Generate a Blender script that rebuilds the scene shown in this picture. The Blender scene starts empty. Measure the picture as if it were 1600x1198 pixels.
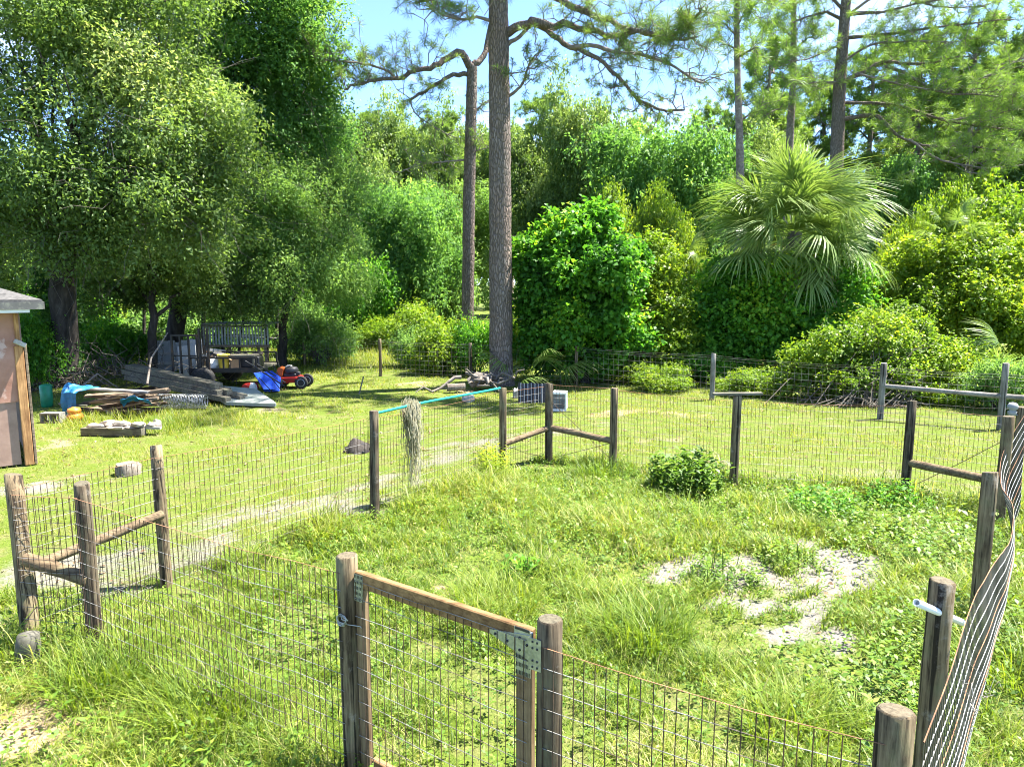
import bpy, math, random
import numpy as np
from mathutils import Vector
R = math.radians
rng = np.random.default_rng(7)
random.seed(7)
scn = bpy.context.scene
COL = scn.collection

# ------------------------------------------------------------------ camera, sky, sun, exposure
F = 1110.0; TH = R(8.0); CAMH = 2.8            # focal length in photo pixels, downward pitch, camera height
cam = bpy.data.cameras.new('camera'); cam.sensor_width = 36.0; cam.lens = F / 1600 * 36
cam.clip_start = 0.05; cam.clip_end = 3000
camo = bpy.data.objects.new('camera', cam); COL.objects.link(camo)
camo.location = (0, 0, CAMH); camo.rotation_euler = (R(90) - TH, 0, 0)
scn.camera = camo

SUN_EL, SUN_AZ = R(63), R(72)                  # azimuth from +Y towards +X
sun = bpy.data.lights.new('sun', 'SUN'); sun.energy = 3.3; sun.angle = R(0.55); sun.color = (1.0, 0.95, 0.86)
suno = bpy.data.objects.new('sun', sun); COL.objects.link(suno)
sd = Vector((math.sin(SUN_AZ) * math.cos(SUN_EL), math.cos(SUN_AZ) * math.cos(SUN_EL), math.sin(SUN_EL)))
suno.rotation_euler = sd.to_track_quat('Z', 'Y').to_euler(); suno.location = (0, 0, 40)

w = bpy.data.worlds.new('World'); scn.world = w; w.use_nodes = True
nt = w.node_tree; nt.nodes.clear()
wo = nt.nodes.new('ShaderNodeOutputWorld'); bg = nt.nodes.new('ShaderNodeBackground')
sky = nt.nodes.new('ShaderNodeTexSky'); sky.sky_type = 'NISHITA'; sky.sun_disc = False
sky.sun_elevation = SUN_EL; sky.sun_rotation = SUN_AZ; sky.air_density = 0.6; sky.dust_density = 0.3; sky.ozone_density = 5.0; sky.altitude = 1200
tc = nt.nodes.new('ShaderNodeTexCoord'); mp = nt.nodes.new('ShaderNodeMapping'); mp.inputs['Scale'].default_value = (1.0, 1.0, 3.2)
n1 = nt.nodes.new('ShaderNodeTexNoise'); n1.inputs['Scale'].default_value = 2.6; n1.inputs['Detail'].default_value = 7; n1.inputs['Roughness'].default_value = 0.58
cr = nt.nodes.new('ShaderNodeValToRGB'); cr.color_ramp.elements[0].position = 0.52; cr.color_ramp.elements[1].position = 0.9
mxc = nt.nodes.new('ShaderNodeMix'); mxc.data_type = 'RGBA'
mxc.inputs['B'].default_value = (4.4, 4.6, 4.9, 1)
nt.links.new(tc.outputs['Generated'], mp.inputs['Vector']); nt.links.new(mp.outputs['Vector'], n1.inputs['Vector'])
nt.links.new(n1.outputs['Fac'], cr.inputs['Fac']); nt.links.new(cr.outputs['Color'], mxc.inputs['Factor'])
nt.links.new(sky.outputs['Color'], mxc.inputs['A']); nt.links.new(mxc.outputs['Result'], bg.inputs['Color'])
bg.inputs['Strength'].default_value = 0.086
nt.links.new(bg.outputs['Background'], wo.inputs['Surface'])
vs = scn.view_settings; vs.view_transform = 'Standard'; vs.look = 'None'; vs.gamma = 1.0; vs.use_curve_mapping = False
vs.exposure = 2.95
scn.render.engine = 'CYCLES'
cy = scn.cycles; cy.max_bounces = 9; cy.diffuse_bounces = 8; cy.transmission_bounces = 4; cy.glossy_bounces = 2; cy.transparent_max_bounces = 6; cy.filter_width = 1.0

# ------------------------------------------------------------------ picture <-> place
def ray(px, py):
    a = (px - 800) / F; b = (599 - py) / F
    return np.array([a, math.cos(TH) + b * math.sin(TH), -math.sin(TH) + b * math.cos(TH)])
def g(px, py, z=0.0):
    r = ray(px, py); t = (z - CAMH) / r[2]; p = r * t; p[2] = z; return p
def at(px, py, Y):
    r = ray(px, py); p = r * (Y / r[1]); p[2] += CAMH; return p
def ppm(Y): return Y / F                       # metres per photo pixel at distance Y

# ------------------------------------------------------------------ object helpers
def tag(o, label=None, cat=None, group=None, kind=None):
    if label: o['label'] = label
    if cat: o['category'] = cat
    if group: o['group'] = group
    if kind: o['kind'] = kind
    return o
def thing(name, label, cat, loc, group=None, rz=0.0):
    o = bpy.data.objects.new(name, None); COL.objects.link(o); o.location = loc; o.rotation_euler = (0, 0, rz)
    o.empty_display_size = 0.1
    return tag(o, label, cat, group)
def link(name, me, parent=None):
    o = bpy.data.objects.new(name, me); COL.objects.link(o)
    if parent is not None: o.parent = parent
    return o
def copy_tree(o, parent=None):
    c = o.copy(); COL.objects.link(c)
    if parent is not None: c.parent = parent
    for ch in list(o.children): copy_tree(ch, c)
    return c

def mesh_np(name, V, sizes, idx, mats, attr=None, smooth=False, midx=None):
    me = bpy.data.meshes.new(name)
    V = np.ascontiguousarray(V, dtype=np.float32); n = len(V)
    me.vertices.add(n); me.vertices.foreach_set('co', V.ravel())
    idx = np.asarray(idx, dtype=np.int32).ravel(); sizes = np.asarray(sizes, dtype=np.int32)
    me.loops.add(len(idx)); me.loops.foreach_set('vertex_index', idx)
    me.polygons.add(len(sizes)); st = np.zeros(len(sizes), np.int32); st[1:] = np.cumsum(sizes)[:-1]
    me.polygons.foreach_set('loop_start', st)
    if midx is not None: me.polygons.foreach_set('material_index', np.asarray(midx, dtype=np.int32))
    if smooth: me.polygons.foreach_set('use_smooth', np.ones(len(sizes), bool))
    me.update(calc_edges=True)
    for k, a in (attr or {}).items():
        at_ = me.attributes.new(k, 'FLOAT', 'POINT'); at_.data.foreach_set('value', np.asarray(a, dtype=np.float32))
    for m in mats: me.materials.append(m)
    return me

def frame_of(d):
    d = np.asarray(d, float); d = d / (np.linalg.norm(d) + 1e-9)
    u = np.cross(d, [0, 0, 1.0])
    if np.linalg.norm(u) < 1e-3: u = np.array([1.0, 0, 0])
    u /= np.linalg.norm(u); v = np.cross(u, d); return d, u, v

class MB:
    """collects shapes given in world coordinates; build() links them as one mesh object"""
    def __init__(s): s.v = []; s.f = []; s.m = []; s.s = []
    def add(s, vs, fs, mi=0, smooth=False):
        o = len(s.v); s.v.extend([tuple(map(float, p)) for p in vs])
        for f in fs: s.f.append([i + o for i in f]); s.m.append(mi); s.s.append(smooth)
    def box(s, c, size, rz=0.0, tilt=0.0, axis='x', mi=0, bevel=0.0, roll=0.0):
        hx, hy, hz = [q / 2 for q in size]; b = min(bevel, hx * .6, hy * .6, hz * .6)
        if b <= 0:
            P = [(x, y, z) for z in (-hz, hz) for (x, y) in ((-hx, -hy), (hx, -hy), (hx, hy), (-hx, hy))]
            Fs = [(3, 2, 1, 0), (4, 5, 6, 7), (0, 1, 5, 4), (1, 2, 6, 5), (2, 3, 7, 6), (3, 0, 4, 7)]
        else:
            P = []
            def ring(z, i): return [(-hx + i, -hy, z), (hx - i, -hy, z), (hx, -hy + i, z), (hx, hy - i, z), (hx - i, hy, z), (-hx + i, hy, z), (-hx, hy - i, z), (-hx, -hy + i, z)]
            def inr(z): return [(x * (1 - b / hx), y * (1 - b / hy), z) for x, y, _ in ring(z, b)]
            P = inr(-hz) + ring(-hz + b, b) + ring(hz - b, b) + inr(hz)
            Fs = [tuple(range(7, -1, -1)), tuple(range(24, 32))]
            for k in range(3):
                for i in range(8):
                    j = (i + 1) % 8; Fs.append((k * 8 + i, k * 8 + j, k * 8 + 8 + j, k * 8 + 8 + i))
        P = np.array(P, float)
        if roll:
            ca, sa = math.cos(roll), math.sin(roll); P = P @ np.array([[1, 0, 0], [0, ca, sa], [0, -sa, ca]])
        if tilt:
            ca, sa = math.cos(tilt), math.sin(tilt)
            M = np.array([[ca, 0, sa], [0, 1, 0], [-sa, 0, ca]]) if axis == 'x' else np.array([[1, 0, 0], [0, ca, sa], [0, -sa, ca]])
            P = P @ M
        ca, sa = math.cos(rz), math.sin(rz); P = P @ np.array([[ca, sa, 0], [-sa, ca, 0], [0, 0, 1]])
        s.add(P + np.asarray(c, float), Fs, mi)
    def beam(s, a, b, wd, ht, mi=0, up=(0, 0, 1)):
        a = np.asarray(a, float); b = np.asarray(b, float); d, u, v = frame_of(b - a)
        u = u * wd / 2; v = v * ht / 2
        P = [a - u - v, a + u - v, a + u + v, a - u + v, b - u - v, b + u - v, b + u + v, b - u + v]
        s.add(P, [(0, 1, 2, 3), (7, 6, 5, 4), (4, 5, 1, 0), (5, 6, 2, 1), (6, 7, 3, 2), (7, 4, 0, 3)], mi)
    def tube(s, pts, rad, n=6, mi=0, cap=True, smooth=True, wob=0.0, rg=None):
        pts = [np.asarray(p, float) for p in pts]; k = len(pts)
        if not hasattr(rad, '__len__'): rad = [rad] * k
        rows = []; _, u, v = frame_of(pts[1] - pts[0])
        for i, p in enumerate(pts):
            d = pts[min(i + 1, k - 1)] - pts[max(i - 1, 0)]; d = d / (np.linalg.norm(d) + 1e-9)
            u = u - d * np.dot(u, d); u /= (np.linalg.norm(u) + 1e-9); v = np.cross(d, u)
            for j in range(n):
                a = 2 * math.pi * j / n; r = rad[i]
                if wob: r *= 1 + wob * (rg.random() - .5) * 2
                rows.append(p + (u * math.cos(a) + v * math.sin(a)) * r)
        fs = [(i * n + j, i * n + (j + 1) % n, (i + 1) * n + (j + 1) % n, (i + 1) * n + j) for i in range(k - 1) for j in range(n)]
        s.add(rows, fs, mi, smooth)
        if cap:
            s.add(rows[:n], [tuple(range(n - 1, -1, -1))], mi); s.add(rows[-n:], [tuple(range(n))], mi)
    def lathe(s, c, prof, n=14, mi=0, smooth=True, tilt=None):
        P = [(r * math.cos(2 * math.pi * j / n), r * math.sin(2 * math.pi * j / n), z) for r, z in prof for j in range(n)]
        P = np.array(P)
        if tilt is not None: P = P @ np.array(tilt).T
        k = len(prof)
        fs = [(i * n + j, i * n + (j + 1) % n, (i + 1) * n + (j + 1) % n, (i + 1) * n + j) for i in range(k - 1) for j in range(n)]
        fs += [tuple(range(n - 1, -1, -1)), tuple(range((k - 1) * n, k * n))]
        s.add(P + np.asarray(c, float), fs, mi, smooth)
    def build(s, name, mats, parent=None, kind=None, bevel=0.0):
        if not isinstance(mats, (list, tuple)): mats = [mats]
        me = bpy.data.meshes.new(name)
        V = np.array(s.v, float)
        if parent is not None:
            M = parent.matrix_basis.copy(); off = Vector(M.translation); rz = parent.rotation_euler.z
            V = V - np.array(off)
            if rz:
                ca, sa = math.cos(-rz), math.sin(-rz); V = V @ np.array([[ca, sa, 0], [-sa, ca, 0], [0, 0, 1]])
            pp = parent.parent
            if pp is not None and parent.type == 'EMPTY': pass
        me.from_pydata(V.tolist(), [], s.f)
        me.polygons.foreach_set('material_index', s.m); me.polygons.foreach_set('use_smooth', s.s)
        for m in mats: me.materials.append(m)
        me.update()
        o = link(name, me, parent)
        if kind: o['kind'] = kind
        return o
def sub(mb, name, mats, part, kind=None):
    """a sub-part: the part sits at its thing's origin, so the thing's offset is used"""
    o = mb.build(name, mats, part.parent, kind); o.parent = part; return o
def top(mb, name, mats, base, label, cat, group=None):
    """a thing that is a single mesh, with its origin at its base"""
    e = bpy.data.objects.new('tmp', None); e.location = base
    o = mb.build(name, mats, e); o.parent = None; o.location = base; bpy.data.objects.remove(e)
    return tag(o, label, cat, group)

# ------------------------------------------------------------------ cheap smooth noise on arrays
def make_noise(seed, scale):
    r = np.random.default_rng(seed); k = r.normal(size=(14, 3)) * scale; ph = r.random(14) * 6.28
    def fn(P):
        P = np.asarray(P, float)
        if P.shape[-1] == 2: P = np.concatenate([P, np.zeros(P.shape[:-1] + (1,))], -1)
        return np.sin(P @ k.T + ph).sum(-1) / 5.3
    return fn

# ------------------------------------------------------------------ materials
def nmat(name):
    m = bpy.data.materials.new(name); m.use_nodes = True; t = m.node_tree
    return m, t, t.nodes['Material Output'], t.nodes['Principled BSDF']
def rgba(c): return (c[0], c[1], c[2], 1.0)
def N(t, kind, **kw):
    n = t.nodes.new(kind)
    for k, v in kw.items():
        if k in n.inputs: n.inputs[k].default_value = v
        else: setattr(n, k, v)
    return n
def coords(t, scale=(1, 1, 1), kind='Object', rnd=True):
    c = N(t, 'ShaderNodeTexCoord'); m = N(t, 'ShaderNodeMapping'); m.inputs['Scale'].default_value = scale
    t.links.new(c.outputs[kind], m.inputs['Vector'])
    if rnd:
        oi = N(t, 'ShaderNodeObjectInfo'); mul = N(t, 'ShaderNodeMath', operation='MULTIPLY'); mul.inputs[1].default_value = 37.0
        t.links.new(oi.outputs['Random'], mul.inputs[0]); t.links.new(mul.outputs[0], m.inputs['Location'])
    return m.outputs['Vector']
def ramp(t, src, stops):
    r = N(t, 'ShaderNodeValToRGB'); e = r.color_ramp.elements
    while len(e) < len(stops): e.new(0.5)
    for i, (p, c) in enumerate(stops): e[i].position = p; e[i].color = rgba(c)
    t.links.new(src, r.inputs['Fac']); return r.outputs['Color']
def noise(t, vec, scale, detail=5, rough=0.6, dist=0.0):
    n = N(t, 'ShaderNodeTexNoise', Scale=scale, Detail=detail, Roughness=rough, Distortion=dist); t.links.new(vec, n.inputs['Vector']); return n.outputs['Fac']
def mixc(t, a, b, fac, mode='MIX'):
    n = N(t, 'ShaderNodeMix', data_type='RGBA', blend_type=mode)
    for s_, v in (('A', a), ('B', b)):
        if hasattr(v, 'is_linked'): t.links.new(v, n.inputs[s_])
        else: n.inputs[s_].default_value = rgba(v)
    if hasattr(fac, 'is_linked'): t.links.new(fac, n.inputs['Factor'])
    else: n.inputs['Factor'].default_value = fac
    return n.outputs['Result']
def bump(t, b, src, strength=0.4, dist=0.01):
    n = N(t, 'ShaderNodeBump', Strength=strength, Distance=dist); t.links.new(src, n.inputs['Height']); t.links.new(n.outputs['Normal'], b.inputs['Normal'])
def mnoise(name, stops, scale=6, stretch=(1, 1, 1), rough=0.8, bmp=0.3, bd=0.01, metal=0.0, spec=0.3, detail=6, rnd=True):
    m, t, out, b = nmat(name); v = coords(t, stretch, rnd=rnd); f = noise(t, v, scale, detail)
    t.links.new(ramp(t, f, stops), b.inputs['Base Color']); b.inputs['Roughness'].default_value = rough
    b.inputs['Metallic'].default_value = metal; b.inputs['Specular IOR Level'].default_value = spec
    if bmp: bump(t, b, f, bmp, bd)
    return m
def wood(name, dark, light, scale=9, along='z', endc=None, rough=0.85, moss=None, crack=0):
    st = {'z': (1, 1, .06), 'x': (.06, 1, 1), 'y': (1, .06, 1)}[along]
    m, t, out, b = nmat(name); v = coords(t, st); f = noise(t, v, scale * 4.0, 7, .7, .3)
    v2 = coords(t, (1, 1, 1)); f2 = noise(t, v2, 3.5, 4)
    c = ramp(t, f, [(.36, dark), (.5, [a * .45 + q * .55 for a, q in zip(dark, light)]), (.64, light)])
    c = mixc(t, c, ramp(t, f2, [(.35, (.45, .42, .4)), (.62, (1, 1, 1))]), .75, 'MULTIPLY')
    if moss:
        f3 = noise(t, v2, 7, 6); c = mixc(t, c, moss, ramp(t, f3, [(.5, (0, 0, 0)), (.7, (.7, .7, .7))]))
    if crack:
        fk = noise(t, coords(t, (1, 1, .025)), 34, 3, .5); c = mixc(t, c, (.012, .009, .006), ramp(t, fk, [(.565, (0, 0, 0)), (.61, (.9, .9, .9))]))
        c = mixc(t, c, (.36, .33, .28), ramp(t, noise(t, v2, 5, 8, .75), [(.58, (0, 0, 0)), (.72, (.55, .55, .55))]))
    if endc:
        ge = N(t, 'ShaderNodeNewGeometry'); sx = N(t, 'ShaderNodeSeparateXYZ'); t.links.new(ge.outputs['True Normal'], sx.inputs[0])
        mth = N(t, 'ShaderNodeMath', operation='GREATER_THAN'); mth.inputs[1].default_value = .8; t.links.new(sx.outputs['Z'], mth.inputs[0])
        f4 = noise(t, v2, 60, 5, .7); ec = ramp(t, f4, [(.35, [q * .45 for q in endc]), (.6, endc)])
        c = mixc(t, c, ec, mth.outputs[0])
    t.links.new(c, b.inputs['Base Color']); b.inputs['Roughness'].default_value = rough; b.inputs['Specular IOR Level'].default_value = .2
    bump(t, b, f, .55, .006); return m
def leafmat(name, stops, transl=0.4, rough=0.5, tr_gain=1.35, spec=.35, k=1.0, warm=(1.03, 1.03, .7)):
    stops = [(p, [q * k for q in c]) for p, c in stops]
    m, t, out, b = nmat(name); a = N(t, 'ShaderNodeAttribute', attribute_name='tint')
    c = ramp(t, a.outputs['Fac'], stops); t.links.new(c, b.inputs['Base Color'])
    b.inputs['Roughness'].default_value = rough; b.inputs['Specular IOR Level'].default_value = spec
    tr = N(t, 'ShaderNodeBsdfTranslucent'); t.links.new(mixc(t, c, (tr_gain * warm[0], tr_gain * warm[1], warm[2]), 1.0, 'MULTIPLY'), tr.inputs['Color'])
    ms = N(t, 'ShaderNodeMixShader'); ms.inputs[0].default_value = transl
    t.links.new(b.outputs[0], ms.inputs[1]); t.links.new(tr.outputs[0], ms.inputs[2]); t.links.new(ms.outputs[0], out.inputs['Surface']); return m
def flat(name, c, rough=.5, metal=0.0, spec=.4, var=.25, scale=9, dirt=None):
    d = [q * (1 - var) for q in c]
    m, t, out, b = nmat(name); v = coords(t); f = noise(t, v, scale, 6)
    cc = ramp(t, f, [(.3, d), (.6, c)])
    if dirt:
        f2 = noise(t, v, scale * .6, 8, .7); cc = mixc(t, cc, dirt, ramp(t, f2, [(.52, (0, 0, 0)), (.72, (.8, .8, .8))]))
    t.links.new(cc, b.inputs['Base Color']); b.inputs['Roughness'].default_value = rough; b.inputs['Metallic'].default_value = metal
    b.inputs['Specular IOR Level'].default_value = spec; bump(t, b, f, .15, .004); return m

M = {}
M['post'] = wood('fence_post_wood', (.05, .036, .02), (.30, .23, .135), endc=(.14, .115, .075), moss=(.13, .125, .065), crack=1)
M['post_dark'] = wood('dark_post_wood', (.03, .022, .015), (.18, .14, .09), endc=(.12, .105, .07), moss=(.10, .10, .06), crack=1)
M['post_grey'] = wood('grey_post_wood', (.13, .125, .11), (.29, .275, .245), endc=(.4, .38, .34), crack=1)
M['rail'] = wood('rail_wood', (.06, .042, .026), (.26, .19, .11), along='x', moss=(.15, .13, .07))
M['rail_grey'] = wood('grey_rail_wood', (.13, .125, .11), (.29, .275, .25), along='x')
M['lumber'] = wood('gate_lumber', (.17, .095, .04), (.37, .225, .10), along='x')
M['lumber_v'] = wood('gate_lumber_upright', (.13, .085, .045), (.32, .225, .125), along='z', endc=(.5, .38, .22))
M['board'] = wood('scrap_board', (.09, .065, .045), (.30, .23, .16), along='x')
M['board_grey'] = wood('grey_timber', (.065, .06, .045), (.20, .185, .145), along='x', moss=(.12, .125, .07))
M['board_white'] = wood('pale_board', (.28, .27, .245), (.46, .44, .41), along='x')
M['wire_rust_backlit'] = mnoise('rusty_backlit_wire', [(.35, (.03, .022, .017)), (.55, (.07, .045, .03)), (.75, (.14, .08, .045))], 5, rough=.8, bmp=0, metal=.2)  # rust tones, with the backlit darkness of the upright wires put into the colour
M['wire_top'] = mnoise('orange_rusted_wire', [(.35, (.14, .07, .04)), (.6, (.34, .17, .09))], 4, rough=.85, bmp=0)
M['wire_galv'] = mnoise('galvanised_wire', [(.36, (.10, .07, .05)), (.5, (.20, .19, .175)), (.75, (.36, .36, .35))], 3, rough=.5, bmp=0, metal=.4)
M['wire_net'] = mnoise('grey_net_wire', [(.35, (.05, .05, .045)), (.6, (.13, .125, .115)), (.8, (.2, .15, .1))], 4, rough=.5, bmp=0, metal=.3)
M['wire_shiny'] = mnoise('shiny_net_wire', [(.33, (.24, .2, .16)), (.45, (.38, .37, .35)), (.8, (.52, .52, .5))], 3, rough=.4, bmp=0, metal=.3)
M['galv'] = mnoise('galvanised_plate', [(.35, (.25, .26, .26)), (.65, (.46, .47, .47))], 25, rough=.38, bmp=.1, metal=.7, bd=.002)
M['steel_dark'] = flat('black_steel', (.025, .024, .022), .55, .3, dirt=(.12, .07, .04))
M['black_plastic'] = flat('black_plastic', (.02, .02, .022), .5)
M['pvc'] = flat('white_pvc', (.78, .78, .76), .35, var=.06)
M['pipe_in'] = flat('pipe_inside', (.3, .3, .29), .8)
M['teal'] = flat('teal_plastic', (.012, .27, .22), .35, var=.2)
M['concrete'] = mnoise('concrete', [(.3, (.12, .115, .10)), (.7, (.27, .26, .235))], 14, rough=.95, bmp=.5)
M['mossy_concrete'] = mnoise('mossy_concrete', [(.3, (.05, .05, .03)), (.7, (.135, .125, .10))], 12, rough=.95, bmp=.6)
M['rock'] = mnoise('pale_rock', [(.3, (.2, .185, .165)), (.7, (.44, .42, .39))], 9, rough=.95, bmp=.7, bd=.02)
M['tarp'] = flat('blue_tarp', (.012, .14, .34), .5, var=.45, scale=9, dirt=(.03, .1, .18))
M['orange'] = flat('orange_plastic', (.70, .24, .04), .4, var=.25)
M['blue'] = flat('blue_plastic', (.012, .07, .50), .35, var=.2, dirt=(.03, .06, .25))
M['red'] = flat('red_paint', (.36, .02, .014), .45, var=.25)
M['orange_paint'] = flat('orange_paint', (.42, .085, .015), .5, var=.25)
M['engine'] = flat('engine_grey', (.04, .04, .044), .5, .4, var=.4)
M['rubber'] = flat('rubber', (.025, .024, .023), .85, dirt=(.1, .085, .06))
M['hub'] = flat('grey_hub', (.3, .3, .29), .5, var=.3)
M['yellow'] = flat('yellow_plastic', (.62, .47, .06), .45, var=.2, dirt=(.35, .28, .1))
M['card'] = flat('brown_cardboard', (.34, .21, .11), .9)
M['white'] = flat('white_plastic', (.70, .70, .67), .5, var=.12, dirt=(.4, .38, .32))
M['sheet'] = flat('grey_green_sheet', (.24, .27, .245), .55, var=.3, scale=4, dirt=(.26, .29, .22))
M['siding'] = flat('grey_siding', (.25, .255, .255), .75, var=.3, scale=4, dirt=(.22, .22, .19))
M['rubble'] = mnoise('rubble', [(.3, (.17, .14, .11)), (.7, (.38, .34, .29))], 12, rough=.95, bmp=.6)
M['stump'] = wood('stump_wood', (.09, .075, .06), (.28, .24, .19), endc=(.22, .19, .15))
M['deadwood'] = wood('dead_wood', (.09, .075, .06), (.28, .25, .215), along='x')
M['brush'] = mnoise('dry_brush', [(.3, (.05, .04, .03)), (.7, (.15, .13, .105))], 5, rough=.95, bmp=0)
M['shingle'] = mnoise('roof_shingle', [(.3, (.055, .053, .05)), (.7, (.115, .11, .105))], 22, rough=.95, bmp=.4)
M['fascia'] = flat('fascia_board', (.10, .098, .09), .7, var=.2, dirt=(.3, .3, .22))
M['trim'] = flat('white_trim', (.68, .67, .63), .6, var=.15)
M['pole_wood'] = wood('orange_corner_wood', (.25, .12, .05), (.52, .30, .13), along='z')
M['bark_oak'] = mnoise('oak_bark', [(.35, (.018, .015, .013)), (.6, (.055, .047, .04)), (.85, (.13, .12, .105))], 7, (1, 1, .25), .95, .9, .04)
M['twig'] = mnoise('grey_twig', [(.3, (.06, .05, .042)), (.7, (.15, .132, .112))], 6, rough=.95, bmp=0)
def shade_cloth():
    m, t, out, b = nmat('pink_shade_cloth'); v = coords(t, (1, 1, 1), rnd=False); f = noise(t, v, 2.2, 6, .6)
    c = ramp(t, f, [(.3, (.27, .125, .085)), (.55, (.37, .19, .135)), (.75, (.44, .26, .2))])
    v2 = coords(t, (1, 1, .35), rnd=False); f2 = noise(t, v2, 3.0, 5, .6, 1.0)
    c = mixc(t, c, (.52, .37, .32), ramp(t, f2, [(.56, (0, 0, 0)), (.62, (.8, .8, .8))]))
    ws = N(t, 'ShaderNodeTexWave', wave_type='BANDS', bands_direction='X', Scale=22.0); t.links.new(v, ws.inputs['Vector'])
    wz = N(t, 'ShaderNodeTexWave', wave_type='BANDS', bands_direction='Z', Scale=22.0); t.links.new(v, wz.inputs['Vector'])
    c = mixc(t, c, mixc(t, ws.outputs['Color'], wz.outputs['Color'], .5), .16, 'MULTIPLY')
    t.links.new(c, b.inputs['Base Color']); b.inputs['Roughness'].default_value = .85; bump(t, b, f, .4, .03); return m
M['cloth'] = shade_cloth()
M['screen'] = mnoise('grey_screen', [(.3, (.24, .15, .115)), (.7, (.34, .225, .175))], 5, (1, 1, 1), .85, .2, .02)

def pine_bark():
    m, t, out, b = nmat('pine_bark'); v = coords(t, (1, 1, .28), rnd=True)
    vo = N(t, 'ShaderNodeTexVoronoi', feature='DISTANCE_TO_EDGE', Scale=20.0); t.links.new(v, vo.inputs['Vector'])
    nf = noise(t, v, 16, 8, .7); n2 = noise(t, coords(t, (1, 1, .5)), 2.0, 5)
    plate = ramp(t, nf, [(.3, (.12, .095, .078)), (.55, (.225, .185, .158)), (.78, (.35, .305, .265))])
    plate = mixc(t, plate, (.24, .165, .125), ramp(t, n2, [(.45, (0, 0, 0)), (.7, (.6, .6, .6))]))
    c = mixc(t, (.11, .09, .075), plate, ramp(t, vo.outputs['Distance'], [(.0, (0, 0, 0)), (.14, (1, 1, 1))]))
    t.links.new(c, b.inputs['Base Color']); b.inputs['Roughness'].default_value = .95; b.inputs['Specular IOR Level'].default_value = .1
    add = N(t, 'ShaderNodeMath', operation='ADD'); rr = ramp(t, vo.outputs['Distance'], [(.0, (0, 0, 0)), (.2, (1, 1, 1))])
    t.links.new(rr, add.inputs[0]); t.links.new(nf, add.inputs[1]); bump(t, b, add.outputs[0], .9, .035); return m
M['bark_pine'] = pine_bark()
M['bark_limb'] = mnoise('pine_limb_bark', [(.3, (.10, .08, .068)), (.55, (.20, .165, .143)), (.8, (.33, .29, .26))], 9, rough=.95, bmp=.8, bd=.03)

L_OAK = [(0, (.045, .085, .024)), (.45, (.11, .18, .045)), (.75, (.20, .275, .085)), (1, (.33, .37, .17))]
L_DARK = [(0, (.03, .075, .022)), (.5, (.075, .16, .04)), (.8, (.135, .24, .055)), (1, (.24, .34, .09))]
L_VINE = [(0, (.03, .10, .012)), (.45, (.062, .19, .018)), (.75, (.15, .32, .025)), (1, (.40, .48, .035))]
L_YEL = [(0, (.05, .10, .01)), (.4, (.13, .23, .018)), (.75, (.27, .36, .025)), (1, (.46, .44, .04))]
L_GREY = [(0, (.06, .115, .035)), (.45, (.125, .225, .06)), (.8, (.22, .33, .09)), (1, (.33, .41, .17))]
M['oak'] = leafmat('oak_leaf', L_OAK, .5, spec=.3, k=1.18); M['dark'] = leafmat('dark_leaf', L_DARK, .5, .6, spec=.18, k=1.5); M['vine'] = leafmat('vine_leaf', L_VINE, .5, .5, spec=.25, k=1.15)
M['yel'] = leafmat('yellow_green_leaf', L_YEL, .5); M['grey'] = leafmat('grey_green_leaf', L_GREY, .5, .6, spec=.2, k=1.3)
M['needle'] = leafmat('pine_needle', [(0, (.14, .10, .045)), (.18, (.08, .14, .035)), (.6, (.17, .27, .06)), (1, (.32, .42, .10))], .38, .5)
M['needle_far'] = leafmat('far_pine_needle', [(0, (.08, .14, .03)), (.5, (.17, .28, .055)), (1, (.30, .41, .09))], .4, .55)
M['palm'] = leafmat('palm_leaf', [(0, (.30, .22, .11)), (.12, (.08, .14, .03)), (.5, (.16, .25, .055)), (1, (.32, .40, .14))], .38, .42, k=.9)
M['palm_dead'] = leafmat('dead_palm_leaf', [(0, (.2, .13, .07)), (1, (.38, .28, .16))], .25, .7)
M['grass'] = leafmat('grass_blade', [(0, (.045, .10, .01)), (.35, (.13, .215, .02)), (.7, (.25, .325, .035)), (.88, (.34, .38, .08)), (1, (.50, .43, .24))], .45, .5, k=.90, warm=(1.07, 1.04, .5))
M['lawn'] = leafmat('lawn_blade', [(0, (.06, .11, .012)), (.4, (.17, .235, .02)), (.75, (.27, .315, .033)), (1, (.42, .38, .18))], .42, .55, k=.88, warm=(1.10, 1.04, .5))
M['weed'] = leafmat('weed_leaf', [(0, (.04, .10, .015)), (.45, (.11, .21, .025)), (.8, (.21, .32, .035)), (1, (.38, .42, .08))], .42, .5, k=.9)
M['moss'] = leafmat('hanging_moss', [(0, (.22, .20, .13)), (1, (.48, .45, .32))], .3, .9)
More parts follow.
